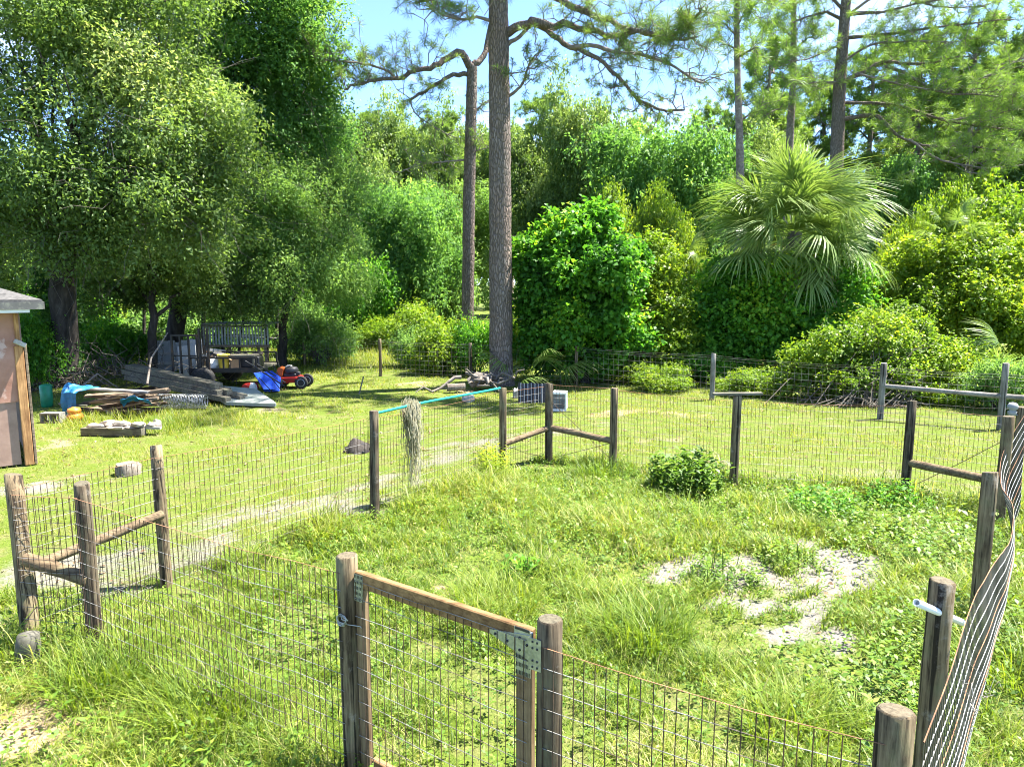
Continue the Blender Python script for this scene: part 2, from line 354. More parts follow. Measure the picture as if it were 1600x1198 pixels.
# ------------------------------------------------------------------ paddock layout
PA = (-3.80, 5.28); PB = (-3.22, 5.16); PG1 = (-0.91, 3.78); PG2 = (0.17, 3.02); PC = (1.36, 2.33)
PD = (-3.22, 6.30); PE = (-1.66, 8.26); PF = (-0.135, 10.40); PH = (0.58, 11.0); PI = (1.55, 10.62)
PJ = (3.09, 9.62); PK = (5.25, 9.20); PL1 = (5.65, 7.95); PL2 = (6.2, 8.5); PM = (3.83, 5.53); PN = (2.19, 3.44)
POLY = np.array([PA, PC, PL2, PH])
def inside(x, y):
    r = np.zeros(x.shape, bool); n = len(POLY)
    for i in range(n):
        (x1, y1), (x2, y2) = POLY[i], POLY[(i + 1) % n]
        c = (y1 > y) != (y2 > y); xi = (x2 - x1) * (y - y1) / (y2 - y1 + 1e-9) + x1; r ^= c & (x < xi)
    return r
def segd(x, y, a, b):
    dx, dy = b[0] - a[0], b[1] - a[1]; t = np.clip(((x - a[0]) * dx + (y - a[1]) * dy) / (dx * dx + dy * dy + 1e-9), 0, 1)
    return np.hypot(x - a[0] - t * dx, y - a[1] - t * dy)
def gp(*p): return [tuple(g(*q)[:2]) for q in p]
# sandy and bare places: (list of points, half width, strength, straw)
BARE = [(gp((60, 900), (200, 880), (330, 850), (450, 805), (560, 775)), .85, .54, 0), (gp((560, 775), (690, 715), (800, 680), (960, 662)), .6, .5, 0),
        (gp((60, 760), (10, 760), (-60, 770)), .5, .9, 0), 
        (gp((1100, 855), (1180, 832), (1260, 850)), .30, 1.15, 0), (gp((1035, 905), (1075, 885)), .22, 1.0, 0), (gp((1085, 935), (1190, 955), (1290, 940)), .30, 1.1, 0),
        (gp((1300, 860), (1325, 905), (1260, 985), (1300, 1000)), .30, 1.15, 0), (gp((1190, 990), (1260, 985)), .2, 1.0, 0),
        (gp((1130, 890), (1240, 920), (1270, 900)), .68, .78, .1), (gp((610, 868), (665, 865)), .14, .75, .8), (gp((680, 910), (700, 935)), .12, .7, .8), (gp((1010, 950), (1030, 960)), .1, .7, .6),
        (gp((925, 648), (1000, 640), (1090, 650)), .45, .5, .9), (gp((1000, 690), (1060, 685)), .3, .4, .5),
        (gp((870, 700), (1000, 705), (1130, 722), (1300, 735), (1400, 738)), .25, .4, .1),
        (gp((-80, 1120), (60, 1165), (130, 1180), (160, 1215)), .42, .9, .9), (gp((420, 640), (520, 655)), .35, .45, .5),
        (gp((640, 600), (720, 610)), .6, .6, .9), (gp((1240, 660), (1500, 690), (1600, 690)), .3, .2, .2), (gp((100, 690), (60, 700)), .5, .5, .2)]
nzA = make_noise(1, 1.9); nzB = make_noise(2, 5.5); nzC = make_noise(3, .55); nzD = make_noise(4, 14.0)
def bare(x, y):
    P = np.stack([x, y], -1); nn = nzA(P) * .24 + nzB(P) * .26 + nzD(P) * .22
    s = np.zeros(x.shape); st = np.zeros(x.shape)
    for pts, wd, stg, straw in BARE:
        d = np.full(x.shape, 1e9)
        for a, b in zip(pts[:-1], pts[1:]): d = np.minimum(d, segd(x, y, a, b))
        k = np.clip((wd * (.95 + 1.5 * nn) - d) / (wd * .8), 0, 1) * stg
        st = np.where(k > s, straw, st); s = np.maximum(s, k)
    s = s * np.clip(1 + .40 * nzB(P) + .38 * nzD(P), .25, 1.3)
    return s, st
def height_ground(x, y):
    P = np.stack([x, y], -1); return nzC(P) * .018 * np.clip((np.hypot(x, y) - 1) / 8, .3, 1)

# ------------------------------------------------------------------ ground sheet
def ground():
    xs = np.concatenate([-np.geomspace(13, 900, 26)[::-1], np.arange(-12.9, 12.95, .11), np.geomspace(13, 900, 26)])
    ys = np.concatenate([-np.geomspace(1, 400, 14)[::-1], np.arange(-.9, 2, .4), np.arange(2, 22, .11), np.geomspace(22, 1500, 40)])
    X, Y = np.meshgrid(xs, ys); V = np.stack([X.ravel(), Y.ravel(), height_ground(X, Y).ravel() * (np.hypot(X, Y).ravel() < 60)], 1)
    s, st = bare(X.ravel(), Y.ravel()); nx, ny = len(xs), len(ys)
    i = np.arange(ny - 1)[:, None] * nx + np.arange(nx - 1)[None]; Fq = np.stack([i, i + 1, i + nx + 1, i + nx], -1).reshape(-1, 4)
    m, t, out, b = nmat('meadow_ground')
    v = coords(t, rnd=False); f = noise(t, v, 3.2, 8, .65); ff = noise(t, v, 34, 8, .7); fs = noise(t, v, 130, 4, .7)
    soil = ramp(t, ff, [(.3, (.10, .085, .04)), (.5, (.15, .13, .06)), (.75, (.26, .22, .12))])
    green = ramp(t, ff, [(.3, (.045, .07, .01)), (.55, (.10, .14, .02)), (.75, (.18, .19, .05))])
    base = mixc(t, soil, green, ramp(t, f, [(.34, (.35, .35, .35)), (.55, (1, 1, 1))]))
    sand = ramp(t, fs, [(.3, (.12, .108, .09)), (.55, (.195, .18, .16)), (.75, (.26, .245, .226))])
    sand = mixc(t, sand, (.13, .105, .07), ramp(t, noise(t, v, 19, 7, .7), [(.50, (0, 0, 0)), (.64, (.5, .5, .5))]))
    straw = ramp(t, ff, [(.3, (.14, .09, .05)), (.52, (.32, .24, .14)), (.75, (.46, .37, .24))])
    a1 = N(t, 'ShaderNodeAttribute', attribute_name='sand'); a2 = N(t, 'ShaderNodeAttribute', attribute_name='straw')
    lay = mixc(t, sand, straw, a2.outputs['Fac'])
    ad = N(t, 'ShaderNodeMath', operation='MULTIPLY_ADD'); t.links.new(ff, ad.inputs[0]); ad.inputs[1].default_value = 1.5; sh_ = N(t, 'ShaderNodeMath', operation='SUBTRACT'); sh_.inputs[1].default_value = .75; t.links.new(a1.outputs['Fac'], sh_.inputs[0]); t.links.new(sh_.outputs[0], ad.inputs[2])
    c = mixc(t, base, lay, ramp(t, ad.outputs[0], [(.25, (0, 0, 0)), (.78, (1, 1, 1))]))
    t.links.new(c, b.inputs['Base Color']); b.inputs['Roughness'].default_value = 1; b.inputs['Specular IOR Level'].default_value = .1
    bump(t, b, ff, .7, .03)
    o = link('ground', mesh_np('ground', V, np.full(len(Fq), 4), Fq, [m], {'sand': s, 'straw': st}, smooth=True)); o['kind'] = 'structure'
ground()

# ------------------------------------------------------------------ grass blades
def blades(name, x, y, h, wd, lean, tint, levels, mat, az=None, r=rng):
    n = len(x); az = r.random(n) * 6.283 if az is None else az
    bx, by = np.cos(az), np.sin(az); fx, fy = -by, bx                      # lean direction, width direction
    z0 = height_ground(x, y) - .01; cols = []
    L = len(levels)
    for li, tt in enumerate(levels):
        k = lean * h * tt ** 2; zz = z0 + h * tt * (1 - .32 * np.clip(lean, 0, 1.5) * tt)
        cx, cy_ = x + bx * k, y + by * k
        ww = wd * (1 - tt ** 1.6) * .5
        if li < L - 1:
            cols.append(np.stack([cx - fx * ww, cy_ - fy * ww, zz], 1)); cols.append(np.stack([cx + fx * ww, cy_ + fy * ww, zz], 1))
        else: cols.append(np.stack([cx, cy_, zz], 1))
    k = len(cols); V = np.stack(cols, 1).reshape(-1, 3); b0 = np.arange(n)[:, None] * k
    pat = []; sz = []
    for q in range(L - 2): pat += [2 * q, 2 * q + 1, 2 * q + 3, 2 * q + 2]; sz.append(4)
    pat += [2 * (L - 2), 2 * (L - 2) + 1, 2 * (L - 2) + 2]; sz.append(3)
    idx = b0 + np.array(pat)[None]
    me = mesh_np(name, V, np.tile(sz, n), idx, [mat], {'tint': np.repeat(tint, k)})
    return me
def stuff(name, me): o = link(name, me); o['kind'] = 'stuff'; return o

def scatter(n, x0, x1, y0, y1, pw=1.0):
    u = rng.random(n) ** pw; return x0 + (x1 - x0) * rng.random(n), y0 + (y1 - y0) * u
def in_view(x, y, pad=1.0): return np.abs(x) < y * .80 + pad
nz1 = make_noise(11, 1.1); nz2 = make_noise(12, 3.2); nz3 = make_noise(13, 8.0)
def fence_near(x, y):
    d = np.full(x.shape, 9.)
    for a, b in ((PA, PG1), (PG2, PC), (PA, PD), (PD, PE), (PE, PH), (PH, PK), (PK, PL2), (PC, PL2)): d = np.minimum(d, segd(x, y, a, b))
    return d
# tall grass in and around the paddock
x, y = scatter(620000, -7, 9, 2.0, 12.2)
ins = inside(x, y); fd = fence_near(x, y); P = np.stack([x, y], -1)
s, st = bare(x, y); n1v, n2v, n3v = nz1(P), nz2(P), nz3(P)
right_out = (x > 1.2) & ~ins & (y < 7.5)
front_out = (~ins) & (y < 6.2) & (x > -6) & (x < 1.6)
dens = np.where(ins, .80, 0.0) + np.where(right_out, .75, 0) + np.where(front_out & ~right_out, .80, 0)
dens = np.maximum(dens, np.where(~ins, .7 * np.clip(1 - (fd - .1) / .35, 0, 1), 0))
dens *= np.clip(.8 + .5 * n2v + .4 * n3v, .12, 1.5)
dens *= np.where(s > .0, np.clip(1.05 - 1.05 * s + .35 * st, .07, 1), 1)
keep = in_view(x, y) & (rng.random(len(x)) < dens * np.clip(6.0 / y, .45, 1.0))
x, y, ins, fd, s, n1v, n2v, n3v, st = [q[keep] for q in (x, y, ins, fd, s, n1v, n2v, n3v, st)]
h = (.135 + .075 * n1v + .065 * n2v + .055 * n3v) * (.5 + .8 * rng.random(len(x))); h = np.where(fd < .3, h * 1.35, h)
dry = np.clip((nzA(P[keep]) + .5 * nzB(P[keep]) - .55) * 1.6, 0, 1) * ins
h = h * (1 - .5 * dry)
h = np.clip(h, .04, .55) * (1 - .55 * np.clip(s, 0, 1)); h = np.where((rng.random(len(x)) < .02) & (s < .3), h * 1.9, h)
tint = np.clip(.47 + .17 * n1v + .15 * n2v + .22 * rng.normal(size=len(x)) + .12 * st, 0, .93)
tint = np.where(rng.random(len(x)) < .05 + .55 * s * st + .38 * dry, .95, tint)
wd = (.0055 + .0065 * rng.random(len(x))) * np.clip(y / 5.5, .8, 1.8)
lean = .25 + .75 * rng.random(len(x)) + .3 * np.abs(rng.normal(size=len(x)))
near = y < 6.8
stuff('tall_grass', blades('tall_grass', x[near], y[near], h[near], wd[near], lean[near], tint[near], [0, .4, .75, 1], M['grass']))
fr = ~near
stuff('paddock_grass', blades('paddock_grass', x[fr], y[fr], h[fr], wd[fr], lean[fr], tint[fr], [0, .55, 1], M['grass']))
# mown lawn beyond the paddock, thinning with distance
x, y = scatter(520000, -26, 20, 5.0, 38, 1.7)
ins = inside(x, y); P = np.stack([x, y], -1); s, st = bare(x, y); n1v, n2v, n3v = nz1(P), nz2(P), nz3(P)
ok = in_view(x, y) & ~ins & ~((y < 6.2) & (x > -6.5) & (x < 1.6)) & (rng.random(len(x)) < np.clip(.68 + .5 * n2v + .35 * n3v + .3 * n1v, .06, 1) * np.where(s > 0, np.clip(1.08 - s * .8, .22, 1), 1))
x, y, s, st, n1v, n2v, n3v = [q[ok] for q in (x, y, s, st, n1v, n2v, n3v)]
rough = np.clip((y - 21.5 + nzA(np.stack([x, y], -1)) * 1.2) / 4, 0, 1)
junk = np.clip(1.3 - np.hypot((x + 7.6) / 3.6, (y - 14.2) / 1.1), 0, 1)
h = (.062 + .028 * n1v + .03 * n2v + .03 * n3v) * (.5 + rng.random(len(x))) + rough * .35 * rng.random(len(x)) + junk * .3 * rng.random(len(x))
h = np.clip(h, .02, .6); wd = .010 * np.clip(y / 10, .8, 2.4)
tint = np.clip(.45 + .2 * n1v + .16 * n2v + .2 * rng.normal(size=len(x)), 0, .93); tint = np.where(rng.random(len(x)) < .06, .97, tint)
stuff('lawn_grass', blades('lawn_grass', x, y, h, wd, .3 + .7 * rng.random(len(x)), tint, [0, 1], M['lawn']))

# ------------------------------------------------------------------ leaves
def unit(a): return a / (np.linalg.norm(a, axis=-1, keepdims=True) + 1e-9)
def leaf_quads(pos, d, up, ln, wd, tint, fold=.18):
    """diamond leaves: pos base, d axis, up approx normal -> verts, tint"""
    d = unit(d); side = unit(np.cross(d, up)); nrm = np.cross(side, d)
    ln = ln[:, None]; wd = wd[:, None]
    tip = pos + d * ln - nrm * ln * .12; mid = pos + d * ln * .45 + nrm * wd * fold
    V = np.stack([pos, mid + side * wd * .5, tip, mid - side * wd * .5], 1)
    return V.reshape(-1, 3), np.repeat(tint, 4)
def leaf_mesh(name, V, tint, mat):
    n = len(V) // 4; return mesh_np(name, V, np.full(n, 4), np.arange(n * 4), [mat], {'tint': tint})
def sprays(c, dirs, L, slen, ln, wd, tint, r, flat_=.75, jit=.5):
    """each spray is a short twig that carries L leaves"""
    n = len(c); t = (np.arange(L) + .5) / L
    pos = c[:, None] + dirs[:, None] * (slen * t)[None, :, None] * (.6 + .8 * r.random((n, 1, 1))) + r.normal(size=(n, L, 3)) * slen * .16
    sd = r.normal(size=(n, L, 3)); d = dirs[:, None] * .45 + unit(sd) * .9; d[..., 2] -= .18
    up = r.normal(size=(n, L, 3)) * (1 - flat_) * 1.6; up[..., 2] += 1.0
    up += dirs[:, None] * .5
    k = n * L
    return leaf_quads(pos.reshape(k, 3), d.reshape(k, 3), up.reshape(k, 3), ln * (.6 + .7 * r.random(k)), wd * (.65 + .6 * r.random(k)),
                      np.clip(np.repeat(tint, L) + r.normal(size=k) * .11, 0, 1))
def twig_sprays(lobes, n, seed, r0=.007, ln=.7):
    r = np.random.default_rng(seed); mb = MB(); lo = np.array(lobes, float)
    for _ in range(n):
        k = lo[int(r.integers(0, len(lo)))]; u = unit(r.normal(size=3)); a = k[:3] + u * k[3:6] * (.45 + .4 * r.random()); b = a + (u + r.normal(size=3) * .6 + np.array([0, 0, -.25])) * ln * (.5 + r.random())
        mb.tube(wander(a, b, 3, .12, r), [r0, r0 * .8, r0 * .55, r0 * .3], 3, cap=False)
    return mb
def crown_mesh(name, lobes, n, L, slen, ln, wd, mat, seed, shell=.5, gap=.25, droop=.15, rag=.16, tmean=.42, zmin=.05, fresh=.3, split=6, runners=0):
    r = np.random.default_rng(seed); more = []
    for a in lobes:                                                 # every bough breaks up into uneven smaller boughs
        more.append([a[0], a[1], a[2], a[3] * .78, a[4] * .78, a[5] * .78])
        for _ in range(split):
            u = unit(r.normal(size=3) + np.array([0, 0, .2])); q = .2 + .36 * r.random() ** 1.4; rad_ = .62 + .32 * r.random()
            more.append([a[0] + u[0] * a[3] * rad_, a[1] + u[1] * a[4] * rad_, a[2] + u[2] * a[5] * rad_, a[3] * q, a[4] * q, a[5] * q * .85])
    lo = np.array(more, float); area = (lo[:, 3] * lo[:, 4] + lo[:, 3] * lo[:, 5] + lo[:, 4] * lo[:, 5])
    m = int(n * 1.6); k = r.choice(len(lo), m, p=area / area.sum()); u = unit(r.normal(size=(m, 3)))
    rad = (shell + (1 - shell) * r.random(m) ** .55); sc = float(np.mean(np.array(lobes)[:, 3:6])); nz = make_noise(seed + 1, 2.6 / sc); ng = make_noise(seed + 2, 3.6 / sc); nt_ = make_noise(seed + 3, 1.7 / sc)
    P0 = lo[k, :3] + u * lo[k, 3:6]; rad = rad * (1 + rag * nz(P0) + .08 * r.normal(size=m))
    P = lo[k, :3] + u * lo[k, 3:6] * rad[:, None]
    keep = (ng(P) > -1.0 + gap * 2 + .5 * r.normal(size=m) - .55) & (P[:, 2] > zmin)
    P, u, rad = P[keep][:n], u[keep][:n], rad[keep][:n]
    d = unit(u * .7 + r.normal(size=P.shape) * .55 + np.array([0, 0, -droop])); 
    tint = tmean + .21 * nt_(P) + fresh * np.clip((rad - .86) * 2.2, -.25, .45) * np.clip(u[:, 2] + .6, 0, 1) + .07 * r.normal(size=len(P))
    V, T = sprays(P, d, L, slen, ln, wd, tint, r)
    if runners:                                                     # young shoots that reach out of the mass and arch over
        i = r.choice(np.where((rad > .8) & (u[:, 2] > -.35))[0], runners); q = 15; t = (np.arange(q) + .5) / q; ln_ = (.35 + .75 * r.random(runners))[:, None, None]
        dd = unit(u[i] * .7 + r.normal(size=(runners, 3)) * .6 + np.array([0, 0, .35])); pos = P[i][:, None] + dd[:, None] * ln_ * t[None, :, None]; pos[..., 2] -= ln_[..., 0] * .6 * t[None] ** 2
        pos += r.normal(size=pos.shape) * .015; k2 = runners * q; a = unit(r.normal(size=(runners, q, 3))); a[..., 2] *= .4; up = r.normal(size=(runners, q, 3)) * .4 + np.array([0, 0, 1.])
        sz = np.tile(1.1 - .6 * t, runners) * (.7 + .5 * r.random(k2)); V2, T2 = leaf_quads(pos.reshape(k2, 3), a.reshape(k2, 3), up.reshape(k2, 3), ln * sz, wd * sz, np.clip(np.tile(.42 + .27 * t, runners) + .10 * r.normal(size=k2), 0, 1))
        V = np.concatenate([V, V2]); T = np.concatenate([T, T2])
    return leaf_mesh(name, V, T, mat)

def px_lobes(lst):
    out = []
    for px, py, Y, rx, ry in lst:
        p = at(px, py, Y); k = ppm(Y) * 1.0; out.append((p[0], p[1], p[2], rx * k, (rx + ry) * .45 * k, ry * k))
    return out
def wander(a, b, k, amp, r, sag=0.0):
    a = np.asarray(a, float); b = np.asarray(b, float); pts = []
    for i in range(k + 1):
        t = i / k; p = a + (b - a) * t; e = math.sin(math.pi * t) * amp
        p = p + r.normal(size=3) * e * (0 if i in (0, k) else 1); p[2] += math.sin(math.pi * t) * sag; pts.append(p)
    return pts
def limb_tree(base, hub, lobes, tr, r, twigs=2, n=8, bark=.05):
    """trunk from base to hub and limbs on to every lobe"""
    mb = MB(); h = hub[2] - base[2]
    pts = wander(base, hub, 7, .08 * tr * 3, r); mb.tube(pts, [tr * (1.35 if i == 0 else 1.0 - .45 * i / 7) for i in range(8)], n, wob=.12, rg=r)
    for lb in lobes:
        s_ = pts[int(r.integers(4, 8))]; c = np.array(lb[:3]); q = wander(s_, c, 5, .25, r, .3)
        mb.tube(q, [tr * (.42 - .32 * i / 5) for i in range(6)], 5, cap=False)
        for _ in range(twigs):
            e = c + unit(r.normal(size=3)) * np.array(lb[3:6]) * .85
            mb.tube(wander(q[int(r.integers(2, 6))], e, 3, .15, r), [tr * .12, tr * .09, tr * .06, tr * .03], 4, cap=False)
    return mb
# ------------------------------------------------------------------ paddock fence
rf = np.random.default_rng(21)
def post(parent, p, h, rad=.056, lean=(0, 0), mat='post', label=None, n=14, dig=.25):
    mb = MB(); x, y = p; k = 7; r0 = rad * (1 + rf.normal() * .04)
    pts = [(x + lean[0] * t, y + lean[1] * t, -dig + (h + dig) * t) for t in np.linspace(0, 1, k)]
    rr = [r0 * (1.05 - .06 * t + rf.normal() * .012) for t in np.linspace(0, 1, k)]
    pts.append((pts[-1][0], pts[-1][1], pts[-1][2] + .008)); rr.append(r0 * .86)
    mb.tube(pts, rr, n, wob=.03, rg=rf)
    m_, a_, c_ = len(pts), rf.random() * 6.28, .012 * rf.random()                    # the sawn top is a little out of true and chipped
    for i in range(len(mb.v)):
        if mb.v[i][2] > h - .012: q = mb.v[i]; mb.v[i] = (q[0], q[1], q[2] + c_ * (math.cos(a_) * (q[0] - x) + math.sin(a_) * (q[1] - y)) / r0 - .004 * rf.random() * 0)
    o = mb.build('fence_post', M[mat], parent); 
    if label: o['label'] = label
    return o
def rail(parent, a, b, rad=.045, mat='rail', name='brace_rail'):
    mb = MB(); a = np.array(a, float); b = np.array(b, float); pts = [a + (b - a) * t for t in np.linspace(0, 1, 6)]
    mb.tube(pts, [rad * (1 + rf.normal() * .05) for _ in pts], 10, wob=.04, rg=rf)
    return mb.build(name, M[mat], parent)
def prism(mb, pts, r, mi):
    mb.tube(pts, r, 3, mi, cap=False, smooth=True)
def wire_span(parent, a, b, zt=1.22, zb=.03, rv=.0027, rh=.0023, pitch=.0508, zrow=.1016, off=0.0, sag=.02, prof=None, bulge=None):
    """welded 2x4 inch mesh between two posts; verticals, horizontals and the rusty top wire in one part"""
    a = np.array(a, float); b = np.array(b, float); Ln = np.linalg.norm(b - a); d = (b - a) / Ln; nrm = np.array([d[1], -d[0]])
    ph = rf.random() * 6; ph2 = rf.random() * 6
    def P(s, q):                                       # s along (m), q 0 bottom .. 1 top
        t = s / Ln; zt_ = (prof(t) if prof else zt - sag * math.sin(math.pi * t)); 
        o = off + .012 * math.sin(s * 2.3 + ph + q * 2) * math.sin(math.pi * t) + .006 * math.sin(s * 7 + ph2)
        if bulge: o += bulge(t, q)
        p = a + d * s + nrm * o; return (p[0], p[1], zb + (zt_ - zb) * q + .003 * math.sin(s * 5 + ph))
    mb = MB(); rows = int(round((zt - zb) / zrow)); nv = int(Ln / pitch)
    for i in range(nv + 1):
        s_ = i * pitch + .003 * rf.normal()
        q = [0, .5, 1] if not bulge else [0, .25, .5, .75, 1]
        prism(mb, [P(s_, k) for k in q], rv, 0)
    ns = max(2, int(Ln / (.35 if not bulge else .12)))
    for j in range(rows + 1):
        prism(mb, [P(s_, j / rows) for s_ in np.linspace(0, Ln, ns + 1)], rh, 2 if j == rows else 1)
    return mb.build('wire_mesh', [M['wire_rust_backlit'], M['wire_galv'], M['wire_top']], parent, 'stuff')
def mid(a, z): return (a[0], a[1], z)
G_ = 'welded wire fence runs round the paddock'
def fence(label, p): return thing('wire_fence', label, 'fence', (p[0], p[1], 0), G_)
def toward(a, b, d):
    a = np.array(a); b = np.array(b); return a + (b - a) / np.linalg.norm(b - a) * d

f1 = fence('front left run of wire fence from the braced corner post to the gate', PA)
post(f1, PA, 1.30, .063, (-.17, .22), label='leaning corner post with two log braces'); post(f1, PB, 1.30, .054, (-.02, .03), 'post_dark'); post(f1, PG1, 1.30, .056, (-.01, 0), label='brown gate post with the latch wire')
rail(f1, (PA[0] + .02, PA[1], .68), (PB[0], PB[1], .56), .055)
wire_span(f1, toward(PA, PG1, .02), toward(PB, PG1, 0), off=.062, sag=0); wire_span(f1, PB, PG1, off=.062)
f2 = fence('short rusty topped wire fence run right of the gate hinge', PG2)
post(f2, PG2, 1.30, .056, mat='post_dark', label='dark gate post that carries the hinge'); post(f2, PC, 1.30, .062, label='thick corner post with pale sawn top')
wire_span(f2, PG2, PC, off=.06, zt=1.20)
f3 = fence('long wire fence run carrying the teal pole and hanging moss', PD)
post(f3, PD, 1.34, .058, (-.07, .12), label='grey post with a log brace at its left'); post(f3, PE, 1.30, .056, (.02, .05), 'post_dark'); post(f3, PF, 1.27, .055, (0, 0))
rail(f3, (PA[0] + .03, PA[1] + .03, .60), (PD[0], PD[1], .70), .042, 'rail')
LOFF = -.062
wire_span(f3, PA, PD, off=LOFF, sag=0); wire_span(f3, PD, PE, off=LOFF); wire_span(f3, PE, PF, off=LOFF, zt=1.2); wire_span(f3, PF, PH, off=LOFF, zt=1.2, sag=0)
f4 = fence('far run of wire fence with a flat board nailed on one post', PH)
post(f4, PH, 1.25, .056, mat='post_dark', label='dark far corner post with two log braces'); post(f4, PI, 1.23, .055); post(f4, PJ, 1.28, .057); post(f4, PK, 1.27, .06, mat='post_dark')
rail(f4, (PF[0], PF[1], .42), (PH[0], PH[1], .55), .045); rail(f4, (PH[0], PH[1], .56), (PI[0], PI[1], .42), .05, 'rail'); rail(f4, (PK[0], PK[1], .45), (PL2[0] - .3, PL2[1] - .25, .44), .055)
wire_span(f4, PH, PI, off=.06 * -1, sag=0); wire_span(f4, PI, PJ, off=-.06, zt=1.2); wire_span(f4, PJ, PK, off=-.06, zt=1.2); wire_span(f4, PK, PL2, off=-.06, zt=1.18)
for a, b in (((PF[0], PF[1], .40), (PH[0], PH[1], .05)), ((PH[0], PH[1], .05), (PI[0], PI[1], .40)), ((PH[0], PH[1], 1.0), (PI[0], PI[1], .1)), ((PK[0], PK[1], .08), (PL2[0], PL2[1], 1.0))):
    mb = MB(); prism(mb, wander(a, b, 4, .012, rf), .005, 0); mb.build('brace_wire', M['wire_rust_backlit'], f4)
mb = MB(); e = np.array([PJ[0] + .0, PJ[1] - .0, 1.305]); mb.box(e, (.66, .10, .035), rz=R(-6), tilt=R(1.5), bevel=.006)
o = mb.build('nailed_board', M['board_grey'], f4); o['label'] = 'flat grey board across the top of a post'
f5 = fence('sagging crumpled run of wire fence with orange rusted strands along the right side', PN)
post(f5, PN, 1.30, .058); post(f5, PM, 1.30, .062, (.0, 0), 'post', 'mossy short post'); post(f5, PL1, 1.30, .06, mat='post'); post(f5, PL2, 1.31, .062)
def prof(t):
    ks = [0, .20, .38, .50, .56, .70, .80, .90, 1]; zs = [1.20, 1.20, .98, .76, .72, .66, .66, .98, 1.26]; return float(np.interp(t, ks, zs))
def bulge(t, q): return .02 + .06 * math.sin(math.pi * min(1, t * 1.05)) * math.sin(math.pi * (q * .8 + .1)) + .03 * math.exp(-((t - .5) / .2) ** 2) * q - .20 * math.exp(-((t - .86) / .11) ** 2) * q
def net(parent, a, b):
    a = np.array(a, float); b = np.array(b, float); Ln = np.linalg.norm(b - a); d = (b - a) / Ln; nrm = np.array([d[1], -d[0]])
    def P(s, q):
        t = s / Ln; o = .06 + bulge(t, q) + .003 * math.sin(s * 5 + q * 5); p = a + d * s + nrm * o
        return (p[0], p[1], .02 + (prof(t) - .02) * q + .006 * math.sin(s * 3.1 + q * 3) * q)
    mb = MB()
    for i in range(int(Ln / .0508)): prism(mb, [P(i * .0508, q) for q in (0, .25, .5, .75, 1)], .0026, 0)
    for j in range(13): prism(mb, [P(s_, j / 12) for s_ in np.linspace(0, Ln, 64)], .0030, 2 if j in (12, 8, 4) else 1)
    mb.build('wire_mesh', [M['wire_net'], M['wire_shiny'], M['wire_top']], parent, 'stuff')
net(f5, (PC[0] + .03, PC[1] + .02), PL2)
mb = MB()
for _ in range(7): 
    p = np.array([2.1 + rf.normal() * .05, 3.05 + rf.normal() * .05, .95 + rf.normal() * .06]); prism(mb, wander(p, p + rf.normal(size=3) * .09, 4, .03, rf), .0016, 0)
mb.build('loose_wire_tangle', M['wire_galv'], f5)

# ------------------------------------------------------------------ gate
ga, gb = np.array(PG1), np.array(PG2); gd = (gb - ga) / np.linalg.norm(gb - ga); gn = np.array([gd[1], -gd[0]])   # gn points at the camera side
gate = thing('wire_gate', 'wooden framed gate with wire infill and galvanised strap hinge', 'gate', (ga[0], ga[1], 0))
def gpt(s, z, o=0.0): p = ga + gd * s + gn * o; return (p[0], p[1], z)
GW = np.linalg.norm(gb - ga); s0, s1 = .062, GW - .085; ang = math.atan2(gd[1], gd[0]); ztop = 1.235
mb = MB(); mb.box(gpt((s0 + s1) / 2, ztop - .045, .0), (s1 - s0, .040, .09), rz=ang, bevel=.006); mb.build('top_rail', M['lumber'], gate)
for s_ in (s0 + .0375, s1 - .045):
    mb = MB(); mb.box(gpt(s_, (ztop - .0925 + .06) / 2, .0), (.075 if s_ < .5 else .088, .038, ztop - .0925 - .06), rz=ang, bevel=.005); mb.build('stile', M['lumber_v'], gate)
mb = MB(); mb.box(gpt((s0 + s1) / 2, .10, 0), (s1 - s0 - .18, .038, .088), rz=ang, bevel=.005); mb.build('bottom_rail', M['lumber'], gate)
# nail plates with rows of teeth marks
def plate(cs, cz, w_, h_, rows, cols):
    mb = MB(); mb.box(gpt(cs, cz, .0215), (w_, .0025, h_), rz=ang); pl = mb.build('nail_plate', M['galv'], gate)
    m2 = MB()
    for i in range(cols):
        for j in range(rows): m2.box(gpt(cs - w_ * .42 + w_ * .84 * i / (cols - 1), cz - h_ * .42 + h_ * .84 * j / (rows - 1), .0235), (.0035, .0018, h_ / rows * .55), rz=ang)
    sub(m2, 'plate_slot', M['engine'], pl, 'stuff')
plate(s0 + .036, ztop - .09, .066, .155, 5, 6); plate(s1 - .05, ztop - .032, .09, .055, 2, 14); plate(s1 - .045, ztop - .165, .084, .14, 4, 10)
mb = MB()
ht = ztop - .075
tri = [gpt(s1 - .235, ht + .016, .027), gpt(s1 - .235, ht - .002, .027), gpt(s1 - .005, ht - .075, .027), gpt(s1 - .005, ht + .05, .027)]
tri2 = [gpt(s1 - .235, ht + .016, .0235), gpt(s1 - .235, ht - .002, .0235), gpt(s1 - .005, ht - .075, .0235), gpt(s1 - .005, ht + .05, .0235)]
mb.add(tri + tri2, [(0, 1, 2, 3), (7, 6, 5, 4), (0, 4, 5, 1), (1, 5, 6, 2), (2, 6, 7, 3), (3, 7, 4, 0)])
hg = mb.build('strap_hinge', M['galv'], gate)
m2 = MB(); m2.tube([gpt(s1 + .008, ht - .09, .03), gpt(s1 + .008, ht + .07, .03)], .0075, 10); sub(m2, 'hinge_pin', M['galv'], hg)
m2 = MB(); m2.box(gpt(s1 + .046, ht - .01, .0615), (.066, .004, .15), rz=ang); sub(m2, 'hinge_leaf', M['galv'], hg)
m2 = MB()
